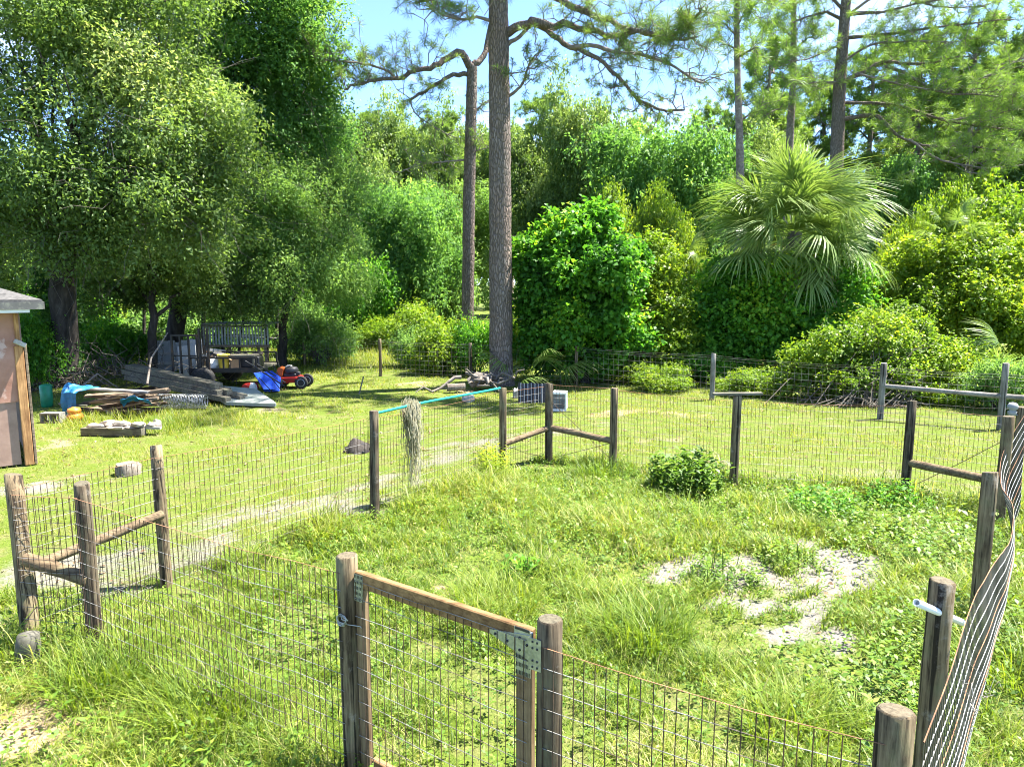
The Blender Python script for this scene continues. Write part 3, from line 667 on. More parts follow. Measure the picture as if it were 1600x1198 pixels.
for (q, z_) in ((-.2, .003), (-.13, -.012), (-.06, -.035), (-.06, .025), (-.02, -.0), ):
    m2.lathe(gpt(s1 + q, ht + z_, .029), [(.0065, -.004), (.0065, .002), (.003, .004)], 8, tilt=[[1, 0, 0], [0, 0, -1], [0, 1, 0]])
for z_ in (.05, .02, -.04, -.07):
    for q in (.035, .06): m2.lathe(gpt(s1 + q, ht + z_, .065), [(.005, -.004), (.005, .002), (.003, .003)], 8, tilt=[[1, 0, 0], [0, 0, -1], [0, 1, 0]])
sub(m2, 'screw_head', M['engine'], hg, 'stuff')
mb = MB()
for i in range(int((s1 - s0 - .03) / .0508) + 1):
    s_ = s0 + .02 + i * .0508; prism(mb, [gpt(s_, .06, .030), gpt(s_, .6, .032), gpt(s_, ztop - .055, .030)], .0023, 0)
for j in range(12):
    z_ = .07 + j * .1016; prism(mb, [gpt(s0 + .015 + (s1 - s0 - .03) * t, z_ - .004 * math.sin(t * 9 + j), .033) for t in np.linspace(0, 1, 6)], .0022, 1)
mb.build('wire_infill', [M['wire_rust_backlit'], M['wire_galv']], gate, 'stuff')
mb = MB()
for k in range(4):
    c = np.array(gpt(.0 + .005 * k, .945 + .006 * k, .066)); pts = []
    for q in range(14):
        a_ = q / 13 * 2 * math.pi * 1.0; rr = .022 + .01 * rf.random(); pts.append(c + np.array([gd[0] * math.cos(a_) * rr * 1.3, gd[1] * math.cos(a_) * rr * 1.3, math.sin(a_) * rr]) + np.array([gn[0], gn[1], 0]) * .012 * rf.random())
    mb.tube(pts, .0028, 5)
mb.tube([gpt(.0, .94, .075), gpt(.05, .935, .06), gpt(.11, .93, .03), gpt(.115, .92, .025)], .003, 5)
mb.build('latch_wire', M['galv'], gate)

# ------------------------------------------------------------------ things on the fence
p0 = at(1432, 941, 3.30); p1 = at(1503, 972, 3.52)
mb = MB(); d_ = (p1 - p0) / np.linalg.norm(p1 - p0)
_, u_, v_ = frame_of(d_)
def ringp(c, r_): return [c + (u_ * math.cos(a) + v_ * math.sin(a)) * r_ for a in np.linspace(0, 2 * math.pi, 20, endpoint=False)]
rings = [ringp(p0 + d_ * .02, .0135), ringp(p0, .0135), ringp(p0, .0185), ringp(p1, .0185), ringp(p1, .0135), ringp(p1 - d_ * .02, .0135)]
V = [q for rg_ in rings for q in rg_]; fs = []
for k in range(5):
    for j in range(20): fs.append((k * 20 + j, k * 20 + (j + 1) % 20, k * 20 + 20 + (j + 1) % 20, k * 20 + 20 + j))
mb.add(V, [f[::-1] for f in fs], 0, True); mb.add(rings[0], [tuple(range(20))], 1); mb.add(rings[5], [tuple(range(19, -1, -1))], 1)
top(mb, 'plastic_pipe', [M['pvc'], M['pipe_in']], (p0 + p1) / 2, 'short piece of white plastic pipe poking through the sagging fence', 'pipe')
pe = np.array([PE[0] + .05, PE[1] + .05, 1.262]); pf = np.array([PF[0] - .03, PF[1] - .06, 1.275])
mb = MB(); mb.tube([pe + (pf - pe) * t + np.array([0, 0, .01 * math.sin(t * 5) + .012]) + np.array([LOFF * .2, 0, 0]) for t in np.linspace(0, 1, 10)], .017, 10)
top(mb, 'teal_pole', M['teal'], pe, 'thin teal pole lying along the top of the wire fence', 'pole')
# hanging moss over the top wire
mc = np.array(PE) + (np.array(PF) - np.array(PE)) * .265; md = (np.array(PF) - np.array(PE)); md = md / np.linalg.norm(md); mn = np.array([md[1], -md[0]])
Vm = []; Tm = []
for k in range(1150):
    q = rf.normal() * .026; sidey = -1 if rf.random() < .5 else 1
    left = rf.random() < .45
    c = .0 + (-.032 if left else .034) + q * (.9 if rf.random() < .5 else .4); ln = abs(rf.normal()) * (.22 if left else .34) + .06
    if not left and rf.random() < .35: ln = .4 + .75 * rf.random(); c = .045 + rf.normal() * .012
    if rf.random() < .35: ln = .12 * rf.random() + .03; c = rf.normal() * .055
    o_ = sidey * (.03 + .045 * rf.random()) - .03; z_ = 1.30 + .03 * rf.normal()
    for s_ in range(max(2, int(ln / .07))):
        z2 = z_ - .07; c2 = c + rf.normal() * .012; o2 = o_ + rf.normal() * .01; w_ = .0035
        a = np.array([mc[0] + md[0] * c + mn[0] * o_, mc[1] + md[1] * c + mn[1] * o_, z_]); b = np.array([mc[0] + md[0] * c2 + mn[0] * o2, mc[1] + md[1] * c2 + mn[1] * o2, max(.05, z2)])
        wv = np.array([md[0] * w_, md[1] * w_, w_ * rf.normal()]); Vm += [a - wv, a + wv, b + wv, b - wv]; Tm += [rf.random()] * 4
        z_, c, o_ = z2, c2, o2
Vm = np.array(Vm); base = np.array([mc[0], mc[1], 0]); me = leaf_mesh('hanging_moss', Vm - base, np.array(Tm), M['moss']); o = link('hanging_moss', me); o.location = base
tag(o, 'tangled grey beard of dry moss hung over the fence below the teal pole', 'moss')
# insulator knob on the far right corner post
p = at(1582, 640, 8.5); mb = MB(); mb.lathe((p[0], p[1], p[2] - .08), [(.02, 0), (.045, .02), (.05, .06), (.03, .075), (.055, .09), (.06, .13), (.04, .16), (.012, .17)], 12)
mb.tube([(p[0], p[1], p[2] - .06), (PL2[0], PL2[1], p[2] - .07)], .012, 6)
top(mb, 'fence_insulator', M['siding'], (p[0], p[1], p[2] - .08), 'grey ribbed insulator knob beside the far right corner post', 'insulator')
# footing lump by the corner post
p = g(46, 1046); mb = MB(); mb.tube([(p[0], p[1], -.05), (p[0], p[1], .1), (p[0] + .01, p[1], .2), (p[0] + .02, p[1], .27), (p[0] + .02, p[1], .29)], [.075, .08, .078, .07, .03], 12, wob=.1, rg=rf)
top(mb, 'concrete_lump', M['mossy_concrete'], p, 'rough grey concrete lump standing in grass at the left corner post', 'concrete')

# ------------------------------------------------------------------ rear pasture fence
RP = [(9.41, 13.45), (7.67, 14.56), (4.85, 17.02), (1.76, 19.3), (-1.2, 20.4), (-4.0, 21.46), (-7.1, 24.2), (-11.5, 26.6), (-16, 28)]
RH = [1.29, 1.17, 1.13, 1.12, 1.1, 1.14, 1.1, 1.25, 1.2]
f6 = thing('pasture_fence', 'weathered grey pasture fence of field wire and posts in front of the vines', 'fence', (RP[0][0], RP[0][1], 0))
for (p, h_) in zip(RP, RH): post(f6, p, h_, .062 if p[0] > 4 else .05, (.0, 0), 'post_grey' if p[0] > 3 else 'post', n=10)
post(f6, (11.6, 12.4), 1.2, .06, (0, 0), 'post_grey', n=10)
rail(f6, (7.67, 14.56, .70), (9.41, 13.45, .66), .05, 'rail_grey', 'rail'); rail(f6, (9.41, 13.45, .66), (11.6, 12.4, .64), .05, 'rail_grey', 'rail')
rail(f6, (-11.5, 26.6, .9), (-7.6, 24.5, .88), .045, 'rail_grey', 'rail')
def field_wire(a, b, h_=.98):
    mb = MB(); a = np.array(a, float); b = np.array(b, float); Ln = np.linalg.norm(b - a)
    for i in range(int(Ln / .15)):
        p = a + (b - a) * i * .15 / Ln; prism(mb, [(p[0], p[1], .05), (p[0], p[1], h_)], .0019, 0)
    for z_ in (.06, .16, .28, .42, .56, .70, .84, h_, h_ + .06, h_ + .10):
        prism(mb, [(a[0] + (b[0] - a[0]) * t, a[1] + (b[1] - a[1]) * t, z_ - .02 * math.sin(math.pi * t) + .006 * rf.normal()) for t in np.linspace(0, 1, 7)], .0028, 1)
    mb.build('field_wire', [M['wire_galv'], M['wire_galv']], f6, 'stuff')
for a, b in zip([(11.6, 12.4)] + RP[:-1], RP): field_wire(a, b)
# ------------------------------------------------------------------ shed corner at the left edge
rj = np.random.default_rng(31)
sc = g(50, 725); sx, sy = sc[0], sc[1]
shed = thing('shed', 'small shed with torn pinkish shade cloth, grey shingled roof and orange corner timber', 'shed', (sx, sy, 0))
def sheet(p00, p10, p01, nx, nz, amp, seed, fold=1.0):
    """draped cloth with folds; returns a thin two-sided mesh"""
    p00, p10, p01 = map(lambda q: np.array(q, float), (p00, p10, p01)); nf = make_noise(seed, 2.4); n = np.cross(p10 - p00, p01 - p00); n /= np.linalg.norm(n)
    mb = MB(); P = []
    for j in range(nz + 1):
        for i in range(nx + 1):
            u, v = i / nx, j / nz; p = p00 + (p10 - p00) * u + (p01 - p00) * v
            e = nf(np.array([[u * 5, v * 1.6, 0]]))[0] * amp + amp * .8 * math.sin((u * 1.3 + v * .6) * 14 * fold) * (v ** 1.5)
            P.append(p + n * e)
    P = np.array(P); V = np.concatenate([P, P - n * .006]); k = len(P); fs = []
    for j in range(nz):
        for i in range(nx):
            a = j * (nx + 1) + i; q = (a, a + 1, a + nx + 2, a + nx + 1); fs += [q, tuple(x_ + k for x_ in q[::-1])]
    mb.add(V, fs, 0, True); return mb
sheet((sx - 4, sy - .02, 1.02), (sx - .06, sy - .02, 1.0), (sx - 4, sy - .02, 2.47), 70, 26, .03, 5).build('shade_cloth', M['cloth'], shed)
mb = MB(); mb.box((sx - 2.08, sy + .035, .52), (3.9, .04, 1.0)); mb.build('lower_screen', M['screen'], shed)
mb = MB(); mb.box((sx - .03, sy + .01, .93), (.12, .11, 1.86), bevel=.008); mb.build('corner_post', M['pole_wood'], shed)
mb = MB(); mb.box((sx - .03, sy + .0, 2.1), (.06, .06, .62), bevel=.006); mb.build('post_extension', M['pole_wood'], shed)
mb = MB(); mb.box((sx + .055, sy + .03, .95), (.035, .13, 1.9), rz=R(2), bevel=.005); mb.build('trim_board', M['board'], shed)
mb = MB(); mb.box((sx + .0, sy + 2.0, 1.18), (.05, 3.9, 2.34)); mb.build('side_wall', M['screen'], shed)
mb = MB(); mb.box((sx - .01, sy - .06, 1.90), (.17, .05, .07), rz=R(20), tilt=R(-30), bevel=.008); mb.build('bracket', M['rock'], shed)
ez = 2.56; ex = sx + .30; ey = sy - .38; pitch = .36
ridge = [(ex - 2.2, ey + 2.2, ez + 2.2 * pitch), (ex - 6.2, ey + 2.2, ez + 2.2 * pitch)]
mb = MB(); c0 = (ex, ey, ez); c1 = (ex, ey + 4.4, ez); cL = (ex - 8.4, ey, ez); cB = (ex - 8.4, ey + 4.4, ez)
up = lambda q, d=-.03: (q[0], q[1], q[2] + d)
T_ = [c0, c1, cB, cL, ridge[0], ridge[1]]; B_ = [up(q) for q in T_]
mb.add(T_ + B_, [(3, 0, 4, 5), (0, 1, 4), (1, 2, 5, 4), (2, 3, 5), (9, 11, 10, 6), (6, 10, 7), (7, 10, 11, 8), (8, 11, 9), (3, 9, 6, 0), (0, 6, 7, 1)])
rfo = mb.build('roof', M['shingle'], shed)
m2 = MB()
for k in range(1, 11):                                             # shingle courses: thin proud strips with uneven butt joints
    t = k / 11.0; yy = ey + 2.2 * t; zz = ez + 2.2 * t * pitch; x_ = ex - 2.2 * t - .02
    while x_ > ex - 5.2:
        wj = .22 + .14 * rj.random(); lf = .006 + .006 * rj.random()
        m2.add([(x_, yy - .19, zz - .19 * pitch + lf), (x_ - wj + .006, yy - .19, zz - .19 * pitch + lf), (x_ - wj + .006, yy, zz + .003), (x_, yy, zz + .003)], [(0, 3, 2, 1)]); x_ -= wj
sub(m2, 'shingle', M['shingle'], rfo, 'stuff')
mb = MB(); mb.box((ex - 3.0, ey - .014, ez - .085), (6.0, .025, .11)); mb.box((ex + .014, ey + 2.2, ez - .085), (.025, 4.35, .11)); mb.build('fascia', M['fascia'], shed)
mb = MB(); mb.box((ex - 3.12, ey + .02, ez - .165), (5.9, .05, .045)); mb.build('white_trim', M['trim'], shed)
mb = MB(); qa = np.array((ex - 1.15, ey + .95, ez + .95 * pitch + .018)); mb.add([qa, qa + (-.9, 0, 0), qa + (-.9, .45, .45 * pitch), qa + (-.35, .45, .45 * pitch)], [(0, 3, 2, 1)])
mb.add([qa + (0, 0, -.012), qa + (-.9, 0, -.012), qa + (-.9, .45, .45 * pitch - .012), qa + (-.35, .45, .45 * pitch - .012)], [(0, 1, 2, 3)]); mb.build('white_roof_patch', M['white'], shed)

shed.rotation_euler.z = R(38)                                      # the shed's right side lies edge-on to the lens
# ------------------------------------------------------------------ the junk beside the oaks
p = g(78, 661); blk = MB(); cx, cyb = p[0], p[1] + .1
for a, s_ in (((0, 0, .185), (.40, .2, .03)), ((0, 0, .015), (.40, .2, .03)), ((-.185, 0, .1), (.03, .2, .14)), ((.185, 0, .1), (.03, .2, .14)), ((0, 0, .1), (.03, .2, .14))):
    blk.box((cx + a[0], cyb + a[1], a[2]), s_)
top(blk, 'cinder_block', M['concrete'], (cx, cyb, 0), 'grey two-hole concrete block lying on its side next to the shed', 'concrete block')
q = g(96, 652); mb = MB(); mb.box((q[0] + .12, q[1] + .3, .215), (.55, .14, .03), rz=R(4), tilt=R(-2)); top(mb, 'board', M['board_grey'], (q[0] + .12, q[1] + .3, .2), 'short grey board lying on the concrete block by the orange jug', 'board')
p = g(117, 656); mb = MB(); mb.lathe((p[0], p[1], 0), [(.09, 0), (.15, .02), (.165, .07), (.14, .125), (.10, .145), (.12, .165), (.135, .20), (.11, .245), (.05, .255), (.045, .27), (.0, .27)], 16)
top(mb, 'orange_jug', M['orange'], p, 'bulging orange plastic jug in the grass between concrete block and blue tarp', 'jug')
p = g(92, 640); mb = MB(); mb.lathe((p[0] - .45, p[1] + .3, .0), [(.10, 0), (.12, .05), (.13, .5), (.10, .53), (0, .54)], 12); top(mb, 'green_bucket', flat('green_plastic', (.01, .2, .1), .4), (p[0] - .45, p[1] + .3, 0), 'green plastic bucket half hidden behind the shed corner', 'bucket')
# brown scrap lumber heap
hp = g(190, 650); hx, hy = hp[0], hp[1] + .55
GL = 'brown scrap boards heaped beside the blue tarp'
for k in range(22):
    lay = k // 6; ln = 1.0 + .8 * rj.random(); wv_ = .09 + .10 * rj.random(); mb = MB()
    c = (hx - .1 + rj.normal() * .12, hy + (k % 6 - 2.5) * .13 + rj.normal() * .04, .05 + lay * .105 + rj.random() * .05)
    mb.box(c, (ln, wv_, .035 + .02 * rj.random()), rz=R(-14 + rj.normal() * 13), tilt=R(5 + rj.normal() * 5), roll=R(rj.normal() * 9), bevel=.004)
    top(mb, 'board', M['board'], c, 'brown scrap board in the heap beside the blue tarp', 'board', GL)
a, b = at(123, 606, hy - .25), at(233, 612, hy - .35)
mb = MB(); mb.beam(a, b, .16, .03); mb.beam(a + np.array([.05, .02, -.03]), b + np.array([-.03, .03, -.03]), .10, .028); top(mb, 'board', M['board_white'], a, 'long pale whitish board lying across the top of the lumber heap', 'board')
# blue tarp draped over the heap end, plus a second scrap
def crumple(pts_fn, nx, ny, amp, seed, th=.006):
    nf = make_noise(seed, 3.2); mb = MB(); P = []
    for j in range(ny + 1):
        for i in range(nx + 1):
            u, v = i / nx, j / ny; p = np.array(pts_fn(u, v), float); P.append(p + np.array([nf(np.array([[u * 3, v * 3, 1]]))[0], nf(np.array([[u * 3, v * 3, 5]]))[0], nf(np.array([[u * 3, v * 3, 9]]))[0]]) * amp)
    P = np.array(P); V = np.concatenate([P, P - np.array([0, -.3, 1]) * th]); k = len(P); fs = []
    for j in range(ny):
        for i in range(nx):
            a = j * (nx + 1) + i; q = (a, a + 1, a + nx + 2, a + nx + 1); fs += [q, tuple(x_ + k for x_ in q[::-1])]
    mb.add(V, fs, 0, False); return mb
tx, ty = at(113, 640, hy - .5)[0], hy - .5
def tp(u, v):
    if v < .5: return (tx - .2 + .38 * u, ty - .02 - .1 * u, .02 + .55 * (v / .5))
    w2 = (v - .5) / .5; return (tx - .2 + .38 * u + .3 * w2 * u, ty + .35 * w2, .56 + .12 * math.sin(w2 * 3) * (1 - u) + .02 * w2)
top(crumple(tp, 14, 18, .035, 61), 'blue_tarp', M['tarp'], (tx, ty, 0), 'folded blue tarp draped over the left end of the lumber heap', 'tarp')
q = at(215, 626, hy - .55)
def tq(u, v): return (q[0] - .33 + .62 * u + .08 * v, q[1] - .25 + .28 * (1 - v), q[2] - .10 + .12 * math.sin(u * 3.1) + .16 * v * (1 - .4 * u))
top(crumple(tq, 12, 6, .04, 65), 'blue_tarp', M['tarp'], q, 'small crumpled bright blue tarp scrap on the front of the lumber heap', 'tarp')
# long grey timbers
ta, tb = at(208, 590, 18.6), at(366, 622, 16.4)
GT = 'long grey timbers stacked between the heap and the mower'
td = (tb - ta); tn = np.array([td[1], -td[0], 0]); tn /= np.linalg.norm(tn)
for k, (off, lz, e0, e1) in enumerate(((-.28, 0, .05, .04), (-.12, 0, 0, -.02), (.04, 0, .02, .06), (.20, 0, .0, .03), (-.22, 1, .0, -.05), (-.06, 1, .03, -.02), (.10, 1, .02, -.08), (-.16, 2, .02, -.09), (.0, 2, .0, -.12))):
    a = ta + td * e0 - tn * off; b = tb + td * e1 - tn * off; a[2] = .40 + lz * .125; b[2] = .16 + lz * .125; mb = MB(); mb.beam(a, b, .15, .115)
    top(mb, 'timber', M['board_grey'], (a + b) / 2, 'long grey timber in the ' + ('bottom', 'middle', 'top')[lz] + ' layer of the stack, ' + ('first', 'second', 'third', 'fourth')[k if lz == 0 else k - 4 if lz == 1 else k - 7] + ' from the left', 'timber', GT)
for e in (.15, .8):
    c = ta + td * e; mb = MB(); mb.box((c[0], c[1], .07 if e < .5 else .0), (.9, .1, .14), rz=math.atan2(tn[1], tn[0])); top(mb, 'timber', M['board'], (c[0], c[1], 0), 'short dark bearer under the ' + ('far' if e < .5 else 'near') + ' end of the long grey timbers', 'timber')
# flat sheet in the grass with rounded corners
s1_, s2_, s3_, s4_ = g(312, 600, .34), g(352, 628, .12), g(434, 631, .10), g(400, 607, .22)
mb = MB(); loop = []
cs = [s1_, s2_, s3_, s4_]
for i in range(4):
    p_, c_, n_ = cs[i - 1], cs[i], cs[(i + 1) % 4]; r_ = .16 if i in (2, 3) else .05
    a_ = c_ + (p_ - c_) / np.linalg.norm(p_ - c_) * r_; b_ = c_ + (n_ - c_) / np.linalg.norm(n_ - c_) * r_
    for t in np.linspace(0, 1, 6): loop.append((1 - t) ** 2 * a_ + 2 * t * (1 - t) * c_ + t * t * b_)
k = len(loop); V = [q for q in loop] + [q + np.array([0, 0, -.07]) for q in loop]
mb.add(V, [tuple(range(k)), tuple(range(2 * k - 1, k - 1, -1))] + [(i, k + i, k + (i + 1) % k, (i + 1) % k) for i in range(k)])
for i in (0, 1, 2): pass
top(mb, 'flat_sheet', M['sheet'], (s1_ + s3_) / 2 * np.array([1, 1, 0]), 'large flat grey-green sheet with rounded corners sloping into the grass', 'sheet')
# roll of wire netting
p = g(278, 640); mb = MB(); pts = []
for k in range(260):
    a_ = k / 9 * 2 * math.pi; t = k / 260; pts.append((p[0] - .5 + t * 1.1, p[1] + .2 - t * .1 + .16 * math.cos(a_) * (1 + .1 * math.sin(k)), .17 + .16 * math.sin(a_)))
mb.tube(pts, .008, 4, cap=False)
for q_ in range(10):
    a_ = q_ / 10 * 6.283; mb.tube([(p[0] - .5 + t * 1.1, p[1] + .2 - t * .1 + .16 * math.cos(a_ + t * 3), .17 + .16 * math.sin(a_ + t * 3)) for t in np.linspace(0, 1, 14)], .006, 3, cap=False)
top(mb, 'wire_roll', M['galv'], (p[0], p[1], 0), 'loose grey roll of wire netting in front of the long timbers', 'wire roll')
# little rubble stack in the grass
p = g(178, 681); mb = MB(); mb.beam((p[0] - .62, p[1] + .1, .07), (p[0] + .55, p[1] + .02, .08), .16, .14); top(mb, 'timber', M['board_grey'], (p[0], p[1], 0), 'squared grey timber lying in grass under broken concrete', 'timber')
mb = MB(); mb.beam((p[0] + .0, p[1] + .15, .15), (p[0] + .83, p[1] + .1, .13), .07, .04); top(mb, 'board', M['board_white'], (p[0] + .4, p[1], .1), 'thin pale batten sticking out right from the broken concrete', 'board')
def chunk(c, s, seed, mat, name, label, cat, group=None):
    r_ = np.random.default_rng(seed); mb = MB(); n = 9; P = []
    for z_, k_ in ((0, .8), (.35, 1.05), (.75, .95), (1, .6)):
        for j in range(n): a_ = 6.283 * j / n; rr = k_ * (.8 + .35 * r_.random()); P.append((c[0] + s[0] * .5 * rr * math.cos(a_), c[1] + s[1] * .5 * rr * math.sin(a_), c[2] + s[2] * (z_ + .12 * r_.normal() * (z_ > 0))))
    fs = [(i * n + j, i * n + (j + 1) % n, (i + 1) * n + (j + 1) % n, (i + 1) * n + j) for i in range(3) for j in range(n)] + [tuple(range(n - 1, -1, -1)), tuple(range(3 * n, 4 * n))]
    mb.add(P, fs); return top(mb, name, mat, c, label, cat, group)
GC = 'broken concrete pieces on the timber in the grass'
for k in range(9): chunk((p[0] - .42 + .13 * k + rj.normal() * .03, p[1] + .12 + rj.normal() * .06, .13 + .05 * (k % 3 == 1)), (.24 + .14 * rj.random(), .2, .05 + .05 * rj.random()), 100 + k, M['rubble'], 'concrete_chunk', ('first', 'second', 'third', 'fourth', 'fifth', 'sixth', 'seventh', 'eighth', 'ninth')[k] + ' broken concrete piece from the left on the grass timber', 'concrete', GC)
q = g(246, 669); chunk((q[0], q[1], .0), (.16, .14, .17), 130, M['rock'], 'concrete_chunk', 'single white block at the right end of the pale batten', 'concrete')
q = g(185, 645); 
for k, (dx_, w_) in enumerate(((0, .34), (.38, .28))): 
    mb = MB(); mb.box((q[0] + dx_, q[1] - .1, .05), (w_, .18, .10), rz=R(4 + 9 * k), bevel=.01); top(mb, 'concrete_slab', M['concrete'], (q[0] + dx_, q[1] - .1, 0), ('left' if k == 0 else 'right') + ' grey slab in the grass below the lumber heap', 'concrete')

# black utility trailer with ramp gate
tl = at(275, 597, 18.8); tr_ = at(331, 597, 18.5)
trl = thing('utility_trailer', 'black utility trailer with raised ramp gate, loaded with junk', 'trailer', (tl[0], tl[1], 0))
X0, X1, Yf, Yb, bz = tl[0] + .45, at(405, 600, 18.9)[0], 18.75, 20.4, .52
mb = MB(); mb.box(((X0 + X1) / 2, (Yf + Yb) / 2, bz), (X1 - X0, Yb - Yf, .06)); mb.build('bed', M['board_grey'], trl)
mb = MB()
for y_ in (Yf, Yb):
    mb.box(((X0 + X1) / 2, y_ - .03 if y_ == Yf else y_ + .03, bz), (X1 - X0 + .1, .05, .12)); mb.box(((X0 + X1) / 2, y_, bz + .33), (X1 - X0, .045, .045))
    for t in np.linspace(0, 1, 5): mb.box((X0 + (X1 - X0) * t, y_, bz + .18), (.04, .04, .28))
mb.build('frame', M['steel_dark'], trl)
for y_ in (Yf - .16, Yb + .16):
    mb = MB(); cxw = (X0 + X1) / 2 - .5; mb.lathe((cxw, y_, .31), [(.12, -.09), (.28, -.10), (.31, -.06), (.31, .06), (.28, .10), (.12, .09)], 20, tilt=[[1, 0, 0], [0, 0, -1], [0, 1, 0]]); tyre = mb.build('wheel', M['rubber'], trl)
    m2 = MB(); m2.lathe((cxw, y_, .31), [(.13, -.085), (.15, -.092), (.15, .092), (.13, .085)], 16, tilt=[[1, 0, 0], [0, 0, -1], [0, 1, 0]]); sub(m2, 'rim', M['hub'], tyre)
mb = MB()
gz0, gz1 = at(293, 597, 18.7)[2], at(293, 524, 18.7)[2]; gx0, gx1 = tl[0], at(309, 560, 18.7)[0]
for x_ in np.linspace(gx0, gx1, 4): mb.box((x_, 18.7, (gz0 + gz1) / 2), (.045, .045, gz1 - gz0))
mb.box(((gx0 + gx1) / 2, 18.7, gz1), (gx1 - gx0 + .05, .05, .05)); mb.box(((gx0 + gx1) / 2, 18.7, gz0 + .05), (gx1 - gx0 + .05, .05, .05)); mb.box(((gx0 + gx1) / 2, 18.75, gz0 + .7), (gx1 - gx0, .03, .03))
mb.build('ramp_gate', M['steel_dark'], trl)
mb = MB(); px0, px1 = at(313, 560, 18.6)[0], at(326, 560, 18.6)[0]; pz1 = at(320, 513, 18.6)[2]
for x_ in (px0, px1): mb.box((x_, 18.6, pz1 / 2 + .1), (.05, .05, pz1 - .2))
for z_ in np.linspace(.4, pz1 - .05, 16): mb.box(((px0 + px1) / 2, 18.6, z_), (px1 - px0, .012, .012))
for x_ in np.linspace(px0, px1, 7)[1:-1]: mb.box((x_, 18.606, pz1 / 2 + .1), (.010, .010, pz1 - .3))
mb.build('mesh_side_gate', M['steel_dark'], trl)
# load and clutter
def put(px, py, Y): return at(px, py, Y)
bt = bz + .035
p = put(351, 588, 18.95); bk = thing('yellow_bucket', 'faded yellow plastic bucket standing on the trailer bed', 'bucket', (p[0], p[1], bt))
mb = MB(); mb.lathe((p[0], p[1], bt), [(.12, 0), (.125, .01), (.155, .34), (.165, .345), (.165, .37), (.15, .37), (.14, .33), (.11, .02)], 18); mb.build('body', M['yellow'], bk)
mb = MB(); mb.tube([(p[0] + .16 * math.cos(a_), p[1] - .16 * abs(math.sin(a_)) * .5 - .02, bt + .3 - .14 * math.sin(a_)) for a_ in np.linspace(0, math.pi, 12)], .005, 5); mb.build('handle', M['galv'], bk)
p = put(370, 588, 19.0); mb = MB(); mb.box((p[0], p[1], bt + .12), (.24, .22, .24), rz=R(12)); mb.box((p[0] - .1, p[1] - .14, bt + .25), (.1, .1, .008), tilt=R(-25)); top(mb, 'cardboard_box', M['card'], (p[0], p[1], bt), 'small open brown cardboard box right of the yellow bucket', 'box')
for k, (px_, s_) in enumerate(((333, .26), (341, .2))):
    p = put(px_, 590, 18.95 + .1 * k); chunk((p[0], p[1], bt), (s_ * 1.3, s_, s_ * 1.0), 150 + k, M['white'], 'white_bag', ('larger' if k == 0 else 'smaller') + ' lumpy white bag left of the yellow bucket', 'bag')
GR = 'grey scrap pieces strewn over the trailer load'
for k in range(16):
    mb = MB(); p = put(318 + 5.6 * k + rj.normal() * 4, 578, 19.4 + .5 * rj.random()); z_ = bt + .22 + .12 * rj.random(); mb.box((p[0], p[1], z_), (.3 + .4 * rj.random(), .08 + .14 * rj.random(), .025 + .05 * rj.random()), rz=R(rj.normal() * 40), tilt=R(rj.normal() * 10), roll=R(rj.normal() * 12))
    top(mb, 'scrap_piece', M[('siding', 'engine', 'board_grey', 'board')[k % 4]], (p[0], p[1], z_), 'grey scrap piece strewn over the load on the trailer', 'scrap', GR)
mb = MB(); p = put(392, 582, 19.2); mb.box((p[0], p[1], bt + .15), (.62, .4, .3), bevel=.03); top(mb, 'dark_crate', M['black_plastic'], (p[0], p[1], bt), 'dark plastic crate at the right end of the trailer load', 'crate')
p = put(382, 571, 19.1); mb = MB(); mb.box((p[0], p[1], bt + .33), (.7, .4, .035)); 
for dx_ in (-.3, .3): mb.box((p[0] + dx_, p[1], bt + .155), (.04, .36, .31))
top(mb, 'grey_bench', M['board_grey'], (p[0], p[1], bt), 'low grey plank bench standing on the trailer', 'bench')
sw = thing('sawhorse', 'sawhorse with grey top beam and orange-brown splayed legs on the junk', 'sawhorse', put(337, 578, 20.6) * np.array([1, 1, 0]))
a, b = put(325, 546, 20.4), put(350, 549, 20.8); mb = MB(); mb.beam(a, b, .18, .09); mb.build('top_beam', M['siding'], sw)
for e, (px_, py_) in ((a, (315, 571)), (a, (335, 572)), (b, (358, 573)), (b, (338, 571))):
    mb = MB(); e2 = put(px_, py_, 20.3 + .5 * (e is b)); e2[2] = max(e2[2] - .2, .0); mb.beam(e - np.array([0, 0, .05]), e2, .05, .09); mb.build('leg', M['pole_wood'], sw)
p = g(391, 611); chunk((p[0], p[1], .0), (.42, .3, .22), 170, M['red'], 'red_bag', 'crumpled red bag on the ground in front of the trailer', 'bag')
chunk((p[0] + .12, p[1] - .12, .02), (.2, .14, .2), 171, M['white'], 'white_bag', 'small pale bag lying against the crumpled red bag', 'bag')
# raised cage
ca, cb = at(320, 572, 22.6), at(417, 572, 22.2)
cg = thing('raised_cage', 'raised hutch with long see-through slatted front on thin wooden legs', 'hutch', (ca[0], 22.6, 0))
z0, z1 = at(370, 540, 22.4)[2], at(370, 508, 22.4)[2]
mb = MB(); mb.box(((ca[0] + cb[0]) / 2, 23.3, z1 + .02), (cb[0] - ca[0] + .1, 1.3, .03)); mb.build('roof_panel', M['siding'], cg)
xs_ = np.linspace(ca[0], cb[0], 23); slat = None
for i in range(22):
    mb = MB(); wv_ = (xs_[1] - xs_[0]) * .52; mb.box(((xs_[i] + xs_[i + 1]) / 2, 22.55 + .004 * rj.normal(), (z0 + z1) / 2), (wv_, .02, z1 - z0)); mb.build('slat', M['sheet'], cg)
mb = MB(); mb.box(((ca[0] + cb[0]) / 2, 22.52, z0 - .02), (cb[0] - ca[0], .06, .07)); mb.build('bottom_rail', M['board'], cg)
